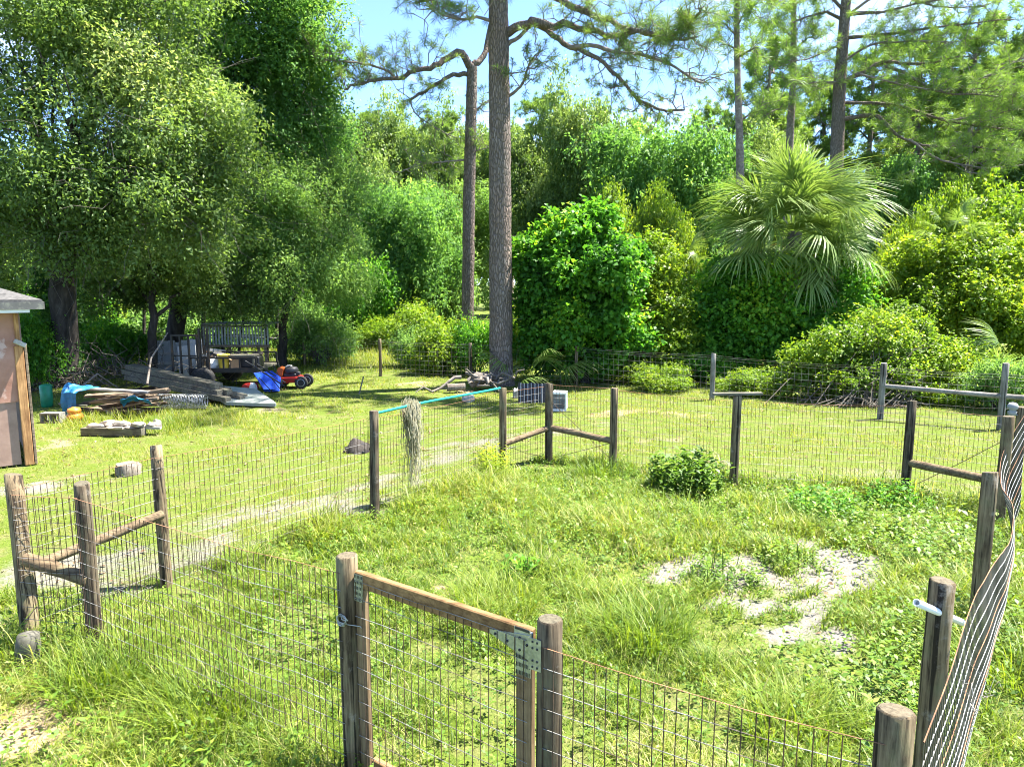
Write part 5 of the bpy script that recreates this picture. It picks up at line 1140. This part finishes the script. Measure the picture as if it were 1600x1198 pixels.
# ------------------------------------------------------------------ pines
rp = np.random.default_rng(71)
def tuft_mesh(name, tufts, mat, nn=44, base=None, w_=.011):
    """needle tufts: (position, direction, needle length)"""
    T = len(tufts); P = np.array([t[0] for t in tufts], float); D = unit(np.array([t[1] for t in tufts], float)); Ln = np.array([t[2] for t in tufts])
    r = rp; u = unit(r.normal(size=(T, nn, 3))); d = unit(u + D[:, None] * .45 + np.array([0, 0, .25])); d[..., 2] -= .10 * r.random((T, nn)); d = unit(d)
    st = P[:, None] - D[:, None] * (r.random((T, nn, 1)) * .16); ln = (Ln[:, None] * (.65 + .45 * r.random((T, nn))))[..., None]
    side = unit(np.cross(d, r.normal(size=(T, nn, 3)))) * w_ * .5; midp = st + d * ln * .55; tip = st + d * ln + np.array([0, 0, -1.0]) * ln * .12
    V = np.stack([st - side * .6, midp - side, tip, midp + side], 2).reshape(-1, 3)
    tt = np.clip(.5 + .16 * r.normal(size=(T, 1)) + .13 * r.normal(size=(T, nn)), .2, 1); tt = np.where(r.random((T, nn)) < .07, .03, tt); tint = np.repeat(tt.ravel(), 4)
    if base is not None: V = V - np.asarray(base)
    return leaf_mesh(name, V, tint, M[mat])
def twigs_on(mb, pts, tufts, n, ln, nl, start=.35, upb=.45, sub_=2, r0=.016):
    pts = [np.array(p, float) for p in pts]; seg = np.cumsum([0] + [np.linalg.norm(b - a) for a, b in zip(pts[:-1], pts[1:])])
    for i in range(n):
        s_ = seg[-1] * (start + (1 - start) * (i + rp.random()) / n); k = min(len(pts) - 2, int(np.searchsorted(seg, s_) - 1)); k = max(k, 0)
        t = (s_ - seg[k]) / (seg[k + 1] - seg[k] + 1e-9); p = pts[k] + (pts[k + 1] - pts[k]) * t; ax = unit(pts[k + 1] - pts[k])
        d = unit(rp.normal(size=3) * np.array([1, 1, .7]) + ax * .55 + np.array([0, 0, upb])); l_ = ln * (.45 + .8 * rp.random()); e = p + d * l_; e[2] += .12 * l_
        q = wander(p, e, 4, .07 * l_ + .03, rp, -.06 * l_); mb.tube(q, [r0, r0 * .85, r0 * .7, r0 * .55, r0 * .45], 5, cap=False); tufts.append((q[-1], unit(q[-1] - q[-2]), nl * (.8 + .35 * rp.random())))
        for _ in range(sub_):
            kk = int(rp.integers(1, 4)); d2 = unit(rp.normal(size=3) + d * .7 + np.array([0, 0, upb])); e2 = q[kk] + d2 * l_ * (.3 + .4 * rp.random()); q2 = wander(q[kk], e2, 2, .03, rp); mb.tube(q2, [r0 * .6, r0 * .5, r0 * .4], 4, cap=False)
            tufts.append((q2[-1], unit(q2[-1] - q2[-2]), nl * (.75 + .35 * rp.random())))
def limb(t, path, r0, r1, tufts, Y0, Y1, tw=10, ln=.8, nl=.30, start=.35, label=None, sub_=2, upb=.4, base=None):
    k = len(path); raw = [at(px, py, Y0 + (Y1 - Y0) * i / (k - 1)) for i, (px, py) in enumerate(path)]
    pts = []
    for i in range(k - 1):
        for s_ in np.linspace(0, 1, 4)[:-1]:
            p0, p1, p2, p3 = raw[max(i - 1, 0)], raw[i], raw[i + 1], raw[min(i + 2, k - 1)]
            pts.append(.5 * ((2 * p1) + (p2 - p0) * s_ + (2 * p0 - 5 * p1 + 4 * p2 - p3) * s_ ** 2 + (3 * p1 - p0 - 3 * p2 + p3) * s_ ** 3))
    pts.append(raw[-1]); pts = [p + rp.normal(size=3) * r0 * .22 for p in pts]; pts[0] = raw[0]
    mb = MB(); n = len(pts); mb.tube(pts, [r0 + (r1 - r0) * (i / (n - 1)) ** .8 for i in range(n)], 8, wob=.08, rg=rp); twigs_on(mb, pts, tufts, tw, ln, nl, start, upb, sub_)
    o = mb.build('branch', M['bark_pine'] if r0 > .07 else M['bark_limb'], t); return pts
def trunk_part(t, pts, rads, n=22, bark='bark_pine'):
    mb = MB(); P = []; R_ = []
    for i in range(len(pts) - 1):
        for s_ in np.linspace(0, 1, 13)[:-1]: P.append(np.array(pts[i]) * (1 - s_) + np.array(pts[i + 1]) * s_); R_.append(rads[i] * (1 - s_) + rads[i + 1] * s_)
    P.append(np.array(pts[-1])); R_.append(rads[-1]); mb.tube(P, R_, n, wob=.035, rg=rp); return mb.build('trunk', M[bark], t)

# the big pine
Y = 19.55; b1 = at(783, 606, Y); b1[2] = 0
P1 = thing('pine_tree', 'biggest pine, thick straight grey-brown trunk, right limb sweeping towards the palm', 'pine tree', b1)
trunk_part(P1, [b1 - [0, 0, .15], at(783, 585, Y), at(782, 400, Y), at(781, 200, Y), at(779, 60, Y), at(778, -80, Y), at(776, -230, Y), at(778, -330, Y)], [.42, .325, .305, .285, .265, .22, .15, .07])
tf = []
limb(P1, [(788, 54), (816, 38), (840, 36), (880, 40), (920, 46), (960, 56), (995, 50)], .13, .05, tf, Y, Y - 1.6, 16, .9, .32, .5, sub_=3)
limb(P1, [(836, 37), (864, 54), (892, 74), (912, 80), (944, 100), (976, 132), (1000, 156), (1040, 172), (1070, 174)], .085, .022, tf, Y - .3, Y - 2.2, 30, .7, .17, .3, upb=-.1)
limb(P1, [(892, 74), (920, 72), (960, 80), (1000, 84), (1040, 98), (1080, 122), (1100, 130)], .06, .02, tf, Y - .8, Y - 3.0, 24, .75, .19, .25, upb=0)
limb(P1, [(780, -30), (830, -20), (880, 2), (920, 22), (968, 40), (1000, 48), (1045, 60)], .12, .04, tf, Y, Y - 2.4, 18, .8, .27, .4)
limb(P1, [(793, 70), (812, 57), (832, 40)], .06, .045, tf, Y, Y - .2, 0)
limb(P1, [(790, 154), (806, 142), (816, 132), (824, 108), (832, 92), (846, 80)], .05, .015, tf, Y, Y - .6, 14, .7, .22, .3, upb=.2)
limb(P1, [(774, 34), (744, 28), (715, 30), (690, 22), (672, 12)], .05, .02, tf, Y, Y - 1.2, 16, .8, .30, .3)
limb(P1, [(776, -40), (740, -20), (700, -8), (665, 2), (650, 6)], .08, .02, tf, Y, Y - .8, 18, .8, .30, .35)
limb(P1, [(1000, 50), (1030, 58), (1060, 62), (1090, 58)], .045, .02, tf, Y - 1.6, Y - 2.8, 18, .7, .40, .2)
limb(P1, [(1045, 60), (1075, 40), (1090, 22), (1100, 10)], .04, .015, tf, Y - 2.4, Y - 3.2, 10, .5, .36, .1)
for k in range(15):                                                  # the crown that stands above the picture's top edge
    py_ = -60 - 17 * k; a_ = k * 2.4; L_ = 3.9 - .17 * k; s_ = at(778, py_, Y); e_ = s_ + np.array([math.cos(a_) * L_, math.sin(a_) * L_, .8]); mb = MB(); q = wander(s_, e_, 7, .25, rp, -.2); mb.tube(q, [.08, .07, .06, .05, .042, .035, .025, .015], 6, cap=False); twigs_on(mb, q, tf, 13, .9, .32, .35); mb.build('branch', M['bark_limb'], P1)
link('needles', tuft_mesh('needles', [(a, d, l * .82) for a, d, l in tf], 'needle', 64, b1, .0095), P1)
# big green cones of needles seen against the sky, right
# the second, thinner pine
Y = 25.0; b2 = at(731, 545, Y); b2[2] = 0
P2 = thing('pine_tree', 'thinner pine left of the biggest one, forked, crooked limb reaching left', 'pine tree', b2)
trunk_part(P2, [b2 - [0, 0, .1], at(731, 480, Y), at(733, 300, Y), at(736, 180, Y), at(738, 105, Y)], [.27, .215, .205, .19, .175], 18)
tf = []
limb(P2, [(738, 106), (722, 84), (700, 90), (680, 104), (652, 114), (620, 124), (588, 124), (560, 132), (536, 142)], .14, .03, tf, Y, Y - 1.5, 26, 1.0, .36, .35, upb=.9)
limb(P2, [(622, 124), (600, 108), (568, 100), (536, 96), (500, 92), (482, 84)], .05, .02, tf, Y - .9, Y - 2, 18, .8, .36, .2, upb=.9)
limb(P2, [(732, 117), (708, 118), (688, 128), (664, 144), (640, 156)], .085, .04, tf, Y, Y - .8, 12, .9, .26, .3, upb=-.2)
limb(P2, [(640, 156), (646, 172), (656, 184), (688, 204), (712, 216)], .03, .012, tf, Y - .8, Y - .6, 10, .7, .2, .2, upb=-.3)
limb(P2, [(740, 106), (748, 96), (758, 80), (766, 40), (772, 0), (776, -60)], .13, .05, tf, Y, Y + .6, 20, 1.2, .34, .5, upb=.6)
limb(P2, [(727, 250), (704, 252), (664, 256), (630, 266)], .035, .015, tf, Y, Y - 1, 12, .9, .3, .2, upb=.2)
limb(P2, [(738, 240), (750, 234), (775, 228)], .03, .015, tf, Y, Y - .5, 3, .6, .3, .3)
limb(P2, [(735, 180), (756, 162), (775, 150)], .03, .015, tf, Y, Y + .5, 5, .7, .3, .3)
for k in range(9):
    s_ = at(776, -60 - 16 * k, Y + .6); a_ = k * 2.4 + 1; e_ = s_ + np.array([math.cos(a_) * 3.0, math.sin(a_) * 3.0, .6]); mb = MB(); q = wander(s_, e_, 6, .25, rp, -.2); mb.tube(q, [.07, .06, .05, .04, .03, .02, .012], 6, cap=False); twigs_on(mb, q, tf, 12, .9, .34, .3); mb.build('branch', M['bark_limb'], P2)
link('needles', tuft_mesh('needles', [(a, d, l * .78) for a, d, l in tf], 'needle', 64, b2, .011), P2)
# the pine above the palm
Y = 32.0; b3 = at(1304, 420, Y); b3[2] = 0
P3 = thing('pine_tree', 'spreading pine rising behind the palm with long boughs reaching to the right edge', 'pine tree', b3)
trunk_part(P3, [b3, at(1305, 300, Y), at(1308, 230, Y), at(1312, 132, Y), at(1316, 80, Y), at(1322, 0, Y), at(1328, -110, Y)], [.34, .30, .28, .26, .24, .2, .1], 14)
tf = []
for path, r0, Y1, tw, nl in (([(1314, 130), (1344, 116), (1384, 98), (1420, 100), (1460, 98), (1500, 88)], .13, 30, 26, .38), ([(1384, 104), (1412, 112), (1440, 132), (1480, 146), (1520, 148), (1598, 152)], .08, 29, 34, .40),
        ([(1310, 190), (1344, 182), (1364, 180), (1388, 196), (1412, 218), (1460, 228), (1520, 230), (1580, 236)], .11, 29, 40, .44), ([(1318, 22), (1350, 20), (1380, 20), (1440, 4), (1520, -10)], .1, 30, 26, .4),
        ([(1315, 30), (1292, 20), (1262, 26), (1240, 34)], .08, 31, 22, .40), ([(1312, 130), (1284, 128), (1250, 132), (1220, 120)], .06, 31, 22, .40), ([(1316, 70), (1290, 80), (1262, 92), (1232, 96)], .06, 30.5, 20, .40),
        ([(1316, 60), (1400, 52), (1480, 40), (1590, 30)], .09, 29, 36, .42), ([(1312, 160), (1400, 165), (1480, 190), (1560, 200), (1610, 205)], .08, 28.5, 38, .44), ([(1320, 0), (1400, -40), (1500, -60), (1600, -50)], .09, 29, 30, .42),
        ([(1480, 145), (1540, 120), (1600, 90)], .05, 28.5, 22, .42), ([(1322, 20), (1280, -20), (1230, -40)], .08, 31, 18, .4), ([(1420, 218), (1470, 250), (1540, 262), (1600, 258)], .05, 28.5, 24, .44), ([(1318, 30), (1380, -10), (1460, 10), (1540, 10)], .07, 30, 34, .42), ([(1344, 116), (1400, 130), (1450, 140)], .05, 29, 24, .42), ([(1316, 100), (1360, 70), (1420, 66), (1500, 66)], .06, 29.5, 34, .42), ([(1480, 190), (1540, 180), (1600, 170)], .05, 28.5, 28, .44)):
    limb(P3, path, r0, .02, tf, Y if path[0][0] < 1330 else 30, Y1, int(tw * .72), 1.25, nl, .18, upb=.3, sub_=2)
link('needles', tuft_mesh('needles', [(a, d, l * .75) for a, d, l in tf], 'needle_far', 54, b3, .014), P3)
def slim_pine(px0, pts, Y, r0, tufts_at, label, nl=.42):
    b = at(pts[0][0], pts[0][1], Y); b[2] = 0; t = thing('pine_tree', label, 'pine tree', b); P = [b] + [at(a, c, Y) for a, c in pts]; k = len(P)
    trunk_part(t, P, [r0 * (1.1 - .5 * i / (k - 1)) for i in range(k)], 10, 'bark_limb'); tf = []
    for path, tw in tufts_at: limb(t, path, .05, .015, tf, Y, Y - 1 + rp.normal() * .8, tw, 1.0, nl, .15, upb=.4)
    link('needles', tuft_mesh('needles', tf, 'needle_far', 40, b, .019), t); return t
slim_pine(0, [(1157, 300), (1156, 236), (1154, 168), (1152, 100), (1151, 30), (1152, -50)], 30, .17, [([(1152, 60), (1135, 40), (1118, 36)], 9), ([(1152, 40), (1165, 22), (1182, 20)], 9), ([(1151, 20), (1150, 0), (1148, -20)], 12), ([(1153, 90), (1168, 80), (1185, 74)], 7), ([(1153, 80), (1138, 70), (1124, 72)], 6), ([(1155, 190), (1175, 175), (1200, 160)], 6)], 'slim pine with bushy needle tufts left above the palm crown')
slim_pine(0, [(1232, 300), (1233, 240), (1236, 180), (1239, 136), (1240, 80), (1240, 0), (1240, -60)], 34, .19, [([(1239, 110), (1215, 95), (1190, 92)], 14), ([(1240, 80), (1262, 60), (1280, 62)], 12), ([(1240, 60), (1215, 40), (1195, 36)], 14), ([(1240, 20), (1220, 10), (1200, 8)], 14), ([(1240, 10), (1260, -5), (1280, -8)], 14), ([(1238, 140), (1262, 134), (1285, 140)], 10), ([(1237, 170), (1212, 172), (1190, 185)], 9)], 'slim pine whose trunk stands directly above the palm centre')
# far pines: one shape, copied
def far_pine():
    e = bpy.data.objects.new('e', None); tf = []; mb = MB(); mb.tube(wander((0, 0, 0), (.2, .1, 15), 8, .12, rp), [.22, .21, .2, .18, .16, .14, .11, .08, .04], 9)
    for k in range(22):
        z_ = 6.2 + 8.6 * k / 22; a_ = k * 2.4; L_ = 3.0 * (1 - .72 * (k / 22) ** 1.6) * (.7 + .5 * rp.random()); q = wander((.1, .05, z_), (math.cos(a_) * L_, math.sin(a_) * L_, z_ + .5), 5, .2, rp, -.2); mb.tube(q, [.06, .05, .04, .03, .02, .01], 5, cap=False); twigs_on(mb, q, tf, 10, .8, .36, .3, .4, 2)
    tr = mb.build('trunk', M['bark_limb'], e); me = tuft_mesh('needles', tf, 'needle_far', 52, None, .034); d = tr.data; bpy.data.objects.remove(tr); bpy.data.objects.remove(e); return d, me
FT, FN = far_pine(); GP = 'far pines standing above the woodland'
WHERE = ['left of the thin pine, nearer and lower', 'close beside the thin pine on its left', 'beside the dark tree edge at left', 'just right of the biggest trunk', 'tight behind the biggest trunk', 'right of the slim pine above the palm', 'between the two slim pines', 'right of the spreading pine trunk', 'under the long right boughs', 'near the right edge', 'at the very right edge', 'over the tall mid-green tree', 'over the dark dome', 'in the gap between two trunks', 'tall, right of the spreading pine, first of three', 'tall, mid right under the boughs', 'tall, close to the right edge', 'tall, between the slim pines', 'tall, directly behind the spreading pine', 'tall, cut by the right edge']
for k, (px, py, Y) in enumerate(((600, 165, 46), (640, 200, 52), (560, 185, 50), (850, 140, 46), (800, 190, 56), (1270, 110, 48), (1205, 150, 52), (1380, 130, 50), (1450, 110, 46), (1540, 90, 44), (1600, 120, 50), (970, 185, 58), (1100, 165, 56), (690, 170, 48), (1420, 40, 42), (1490, 20, 40), (1560, 30, 42), (1185, 60, 46), (1340, 60, 48), (1640, 10, 40))):
    h = at(px, py, Y)[2]; p = at(px, 400, Y); t = thing('pine_tree', 'far slim pine above the wood, ' + WHERE[k], 'pine tree', (p[0], Y, 0), GP, rz=rp.random() * 6.28); s_ = h / 15.3; t.scale = (s_, s_, s_); link('trunk', FT, t); link('needles', FN, t)

# ------------------------------------------------------------------ palms
def frond_mesh(seed, pet, fan, n=40, droop=.5, dead=False):
    """costapalmate leaf along +X: petiole, then leaflets spreading from a curved midrib"""
    r = np.random.default_rng(seed); V = []; Q = []; T = []
    def quad(a, b, c, d, t): k = len(V); V.extend([a, b, c, d]); Q.append([k, k + 1, k + 2, k + 3]); T.extend([t] * 4)
    def pp(s): return np.array([s, 0, -.10 * s * s / pet])
    for i in range(4):
        a, b = pp(pet * i / 4), pp(pet * (i + 1) / 4); wv = np.array([0, .018, 0]); quad(a - wv, a + wv, b + wv, b - wv, .45); wz = np.array([0, 0, .014]); quad(a - wz, a + wz, b + wz, b - wz, .45)
    p = pp(pet)
    for i in range(n):
        f = i / (n - 1) * 2 - 1; ang = f * 1.95; s0 = p + np.array([.42 * (1 - abs(f)) * fan, 0, -.10 * (1 - abs(f)) * fan])
        l_ = fan * (.72 + .30 * math.cos(ang * .6)) * (.9 + .15 * r.random()); d = np.array([math.cos(ang), math.sin(ang), .22 - .35 * droop - .12 * abs(math.sin(ang))]); d += r.normal(size=3) * .05; d /= np.linalg.norm(d)
        side = np.cross(d, [0, 0, 1.0]); side /= np.linalg.norm(side); q0 = s0; w0 = .0145 * fan; t = (.05 if dead else .5) + .14 * r.normal()
        for k, (ss, ww) in enumerate(((.33, 1.3), (.62, 1.1), (.84, .65), (1.0, .12))):
            q1 = s0 + d * l_ * ss + np.array([0, 0, -1.0]) * droop * l_ * max(0, ss - .3) ** 2 * (.9 + .6 * r.random()); w1 = .0145 * fan * ww; tw = np.array([0, 0, .3 * w0]); quad(q0 - side * w0 + tw, q0 + side * w0, q1 + side * w1, q1 - side * w1 + tw, min(1, max(0, t + .05 * k))); q0, w0 = q1, w1
    Q = np.array(Q); return mesh_np('frond', np.array(V), np.full(len(Q), 4), Q, [M['palm_dead' if dead else 'palm']], {'tint': np.clip(T, 0, 1)})
FR = [frond_mesh(801 + i, .9 + .25 * (i % 3), .95 + .08 * (i % 2), 44, (.5, .8, 1.1, 1.4)[i % 4]) for i in range(6)]; FD = [frond_mesh(820 + i, 1.0, .8, 26, 1.6, True) for i in range(2)]
def palm(name, label, px, py, Y, size, n, trunk_r, seed, elmin=-38, cat='palm tree'):
    r = np.random.default_rng(seed); c = at(px, py, Y); b = np.array([c[0], Y, 0]); t = thing(name, label, cat, b)
    if trunk_r:
        mb = MB(); k = 14; mb.tube([(c[0] + .05 * math.sin(i), Y, c[2] * i / k) for i in range(k + 1)], [trunk_r * (1 + .08 * (i % 2)) for i in range(k + 1)], 14, wob=.05, rg=r); mb.build('trunk', M['twig'], t)
    for i in range(n):
        f = (i + .5) / n; el = R(76 - (76 - elmin) * f ** .85 + r.normal() * 6); az = i * 2.39996 + r.normal() * .2; dead = f > .84 and r.random() < .6
        o = link('frond', FD[i % 2] if dead else FR[int(r.integers(0, 6))], t); o.location = (c[0] - b[0] + .1 * math.cos(az), .1 * math.sin(az), c[2] + .15 - .5 * f); o.rotation_euler = (r.normal() * .5, -el, az); s_ = size * (.85 + .3 * r.random()) * (.9 if dead else 1); o.scale = (s_, s_, s_)
        if dead: o['label'] = 'brown dead hanging frond'
    return t
palm('cabbage_palm', 'large cabbage palm with arching fan fronds rising out of the vines', 1240, 362, 21.5, 1.0, 92, .2, 90)
palm('palmetto', 'small palmetto with a few fan leaves between the big pine and the vine lump', 838, 592, 19.6, .62, 9, 0, 91, 10, 'palmetto')
palm('palmetto', 'pale palmetto fan at the right edge behind the rear fence rail', 1592, 596, 16.5, .6, 12, 0, 92, 5, 'palmetto')
palm('palmetto', 'blue-green palmetto tuft half hidden left of the palm below the yellow vine mound', 1068, 408, 26, .4, 8, 0, 93, 10, 'palmetto')
palm('palmetto', 'lone dead-tipped palmetto peeping from the vine bank at the right', 1488, 362, 22.5, .45, 10, 0, 94, 0, 'palmetto')

# ------------------------------------------------------------------ leafy weeds in the paddock
rw = np.random.default_rng(95)
def weeds(name, spots, mat, seed, ln=.055, wd=.028, L=9, tm=.5):
    """spots: (x, y, height, spread); leafy upright stems"""
    r = np.random.default_rng(seed); S = np.array(spots); n = len(S); st = np.stack([S[:, 0], S[:, 1], np.zeros(n)], 1); d = r.normal(size=(n, 3)) * S[:, 3:4]; d[:, 2] = 1; d = unit(d)
    t = (np.arange(L) + .6) / L; pos = st[:, None] + d[:, None] * (S[:, 2:3] * t)[..., None]; a = np.arange(L)[None] * 2.4 + r.random((n, 1)) * 6.28 + r.normal(size=(n, L)) * .3
    ld = np.stack([np.cos(a), np.sin(a), .25 + .5 * r.random((n, L))], -1); up = np.stack([-np.cos(a) * .4, -np.sin(a) * .4, np.ones((n, L))], -1) + r.normal(size=(n, L, 3)) * .25; k = n * L
    sc_ = np.repeat(np.clip(S[:, 2] / .3, .6, 1.6), L) * (.6 + .7 * r.random(k)); tint = np.clip(tm + np.repeat(.12 * r.normal(size=n), L) + .12 * r.normal(size=k) + np.tile(t * .22 - .1, n), 0, 1)
    V, T = leaf_quads(pos.reshape(k, 3), ld.reshape(k, 3), up.reshape(k, 3), ln * sc_, wd * sc_, tint); return leaf_mesh(name, V, T, M[mat])
x, y = rw.random(42000) * 12 - 5, 2.2 + rw.random(42000) * 10; P = np.stack([x, y], -1); s, st = bare(x, y); ins = inside(x, y)
# leafy growth: thick at the right and along the far side, patchy elsewhere
dz = np.full(len(x), .22) + .3 * (nz1(P) > .2)
for (px, py, rr, a) in ((1440, 860, 1.3, .95), (1300, 800, 1.0, .7), (1500, 1000, 1.0, .85), (1180, 760, .8, .5), (1380, 1080, .8, .8), (1120, 900, .32, .9), (1235, 880, .35, .9), (1100, 800, .7, .5), (820, 840, 1.0, .4), (960, 760, 1.0, .45), (1270, 1130, .6, .5), (420, 1020, .8, .4)):
    c = g(px, py); dz = np.maximum(dz, a * np.clip(1.4 - np.hypot(x - c[0], y - c[1]) / rr, 0, 1))
rightout = (x > 1.3) & ~ins & (y < 7); keep = (ins | rightout | ((y < 5.5) & ~ins)) & (rw.random(len(x)) < dz * np.clip(1 - .5 * s, .1, 1) * .62)
x, y, dz = x[keep], y[keep], dz[keep]; h = (.12 + .22 * dz * rw.random(len(x)) + .08 * rw.random(len(x))) * (.6 + .6 * rw.random(len(x)))
stuff('leafy_weeds', weeds('leafy_weeds', np.stack([x, y, h, .35 + .3 * rw.random(len(x))], 1), 'weed', 96))
def plant(name, label, cat, px, py, n, rad, h, mat, seed, tm=.5, ln=.06, wd=.03, spread=.5, stem=True, L=11):
    r = np.random.default_rng(seed); p = g(px, py); a = r.random(n) * 6.28; q = rad * np.sqrt(r.random(n)); hh = h * (1 - .4 * (q / rad) ** 2) * (.35 + .8 * r.random(n))
    t = thing(name, label, cat, p); link('foliage', weeds('foliage', np.stack([np.cos(a) * q, np.sin(a) * q, hh, np.full(n, spread * .4)], 1), mat, seed + 1, ln, wd, L, tm), t)
    mb = MB()
    for i in range(min(n, 26)): x_, y_ = p[0] + math.cos(a[i]) * q[i], p[1] + math.sin(a[i]) * q[i]; mb.tube([(x_, y_, 0), (x_ + .02 * r.normal(), y_, hh[i] * .9)], [.005, .003], 4, cap=False)
    mb.build('stems', M['weed'], t, 'stuff'); return t
plant('weed_bush', 'dense dark green bushy weed inside the paddock left of the board topped post', 'weed', 1070, 765, 210, .50, .60, 'weed', 110, .32, .065, .033, .6, L=13)
plant('weed_bush', 'dark leafy weed clump at the foot of the far fence right of centre', 'weed', 1290, 800, 110, .48, .34, 'vine', 112, .42, .07, .035, .7)
plant('weed_bush', 'leafy weed clump left of the mossy short post', 'weed', 1400, 790, 90, .45, .32, 'vine', 114, .45, .07, .035, .7)
plant('weed_bush', 'green weed island on the white sand patch', 'weed', 1125, 905, 110, .36, .26, 'weed', 116, .45, .055, .03, .8)
plant('weed_bush', 'low weed island between two bare sand patches at right', 'weed', 1232, 880, 90, .34, .22, 'weed', 118, .5, .05, .028, .8)
plant('fennel_plant', 'feathery bright yellow-green plant at the foot of the post where the teal pole ends', 'weed', 770, 745, 150, .34, .5, 'yel', 120, .62, .05, .010, .5, L=16)
plant('weed_bush', 'broad leafed weed in the middle of the paddock grass', 'weed', 810, 895, 16, .16, .24, 'vine', 122, .5, .12, .07, .9, L=6)
# arching grass clumps that stand out
def clump(label, px, py, n, rad, h, tm, seed):
    r = np.random.default_rng(seed); p = g(px, py); a = r.random(n) * 6.28; q = rad * 1.25 * np.sqrt(r.random(n)); x_, y_ = p[0] + np.cos(a) * q, p[1] + np.sin(a) * q
    me = blades('grass_clump', x_, y_, h * (.35 + .7 * r.random(n)), .007 + .005 * r.random(n), .3 + 1.1 * r.random(n), np.clip(tm + .13 * r.normal(size=n), 0, 1), [0, .4, .75, 1], M['grass'], a + r.normal(size=n) * 1.1, r)
    k = len(me.vertices); co = np.zeros(k * 3, np.float32); me.vertices.foreach_get('co', co); co = co.reshape(-1, 3) - np.array([p[0], p[1], 0], np.float32); me.vertices.foreach_set('co', co.ravel()); o = link('grass_clump', me); o.location = p; tag(o, label, 'grass clump')
clump('tall bright green grass clump near the foot of the far fence post with log brace', 935, 745, 260, .28, .50, .35, 131)
clump('long arching grass clump right of the gate in front of the sand', 1010, 1000, 420, .26, .50, .40, 132)
clump('pale arching grass clump in the paddock behind the gate', 770, 950, 520, .32, .42, .55, 133)
clump('coarse grass clump spilling outwards at the foot of the dark left post', 165, 1075, 420, .26, .48, .42, 134)
clump('tall grass clump against the front wire near the bottom edge', 330, 1120, 420, .28, .52, .5, 135)
clump('upright grass clump behind the lower wire near the nearest corner post', 1230, 1150, 260, .22, .46, .55, 136)
clump('broad bladed grass clump outside the sagging fence at right', 1580, 1060, 340, .3, .5, .5, 137)
clump('long grass clump growing in front of the brown lumber heap', 265, 668, 300, .5, .42, .3, 138)

# dead leaves and twigs lying on sand and lawn
n_ = 9000; x, y = scatter(n_, -9, 7, 3.2, 20, 1.3); P = np.stack([x, y], -1); s, st = bare(x, y)
ok = in_view(x, y) & (rng.random(n_) < .25 + s) & ~(inside(x, y) & (s < .1)); x, y = x[ok], y[ok]; k = len(x); a = rng.random(k) * 6.28
V, T = leaf_quads(np.stack([x, y, height_ground(x, y) + .006 + .02 * rng.random(k)], 1), np.stack([np.cos(a), np.sin(a), .2 * rng.normal(size=k)], 1), np.stack([.3 * rng.normal(size=k), .3 * rng.normal(size=k), np.ones(k)], 1), (.03 + .05 * rng.random(k)) * np.clip(y / 8, 1, 1.6), .012 + .028 * rng.random(k), rng.random(k))
stuff('leaf_litter', leaf_mesh('leaf_litter', V, T, leafmat('dead_leaf', [(0, (.07, .04, .02)), (.5, (.19, .115, .055)), (1, (.36, .27, .15))], .1, .8)))
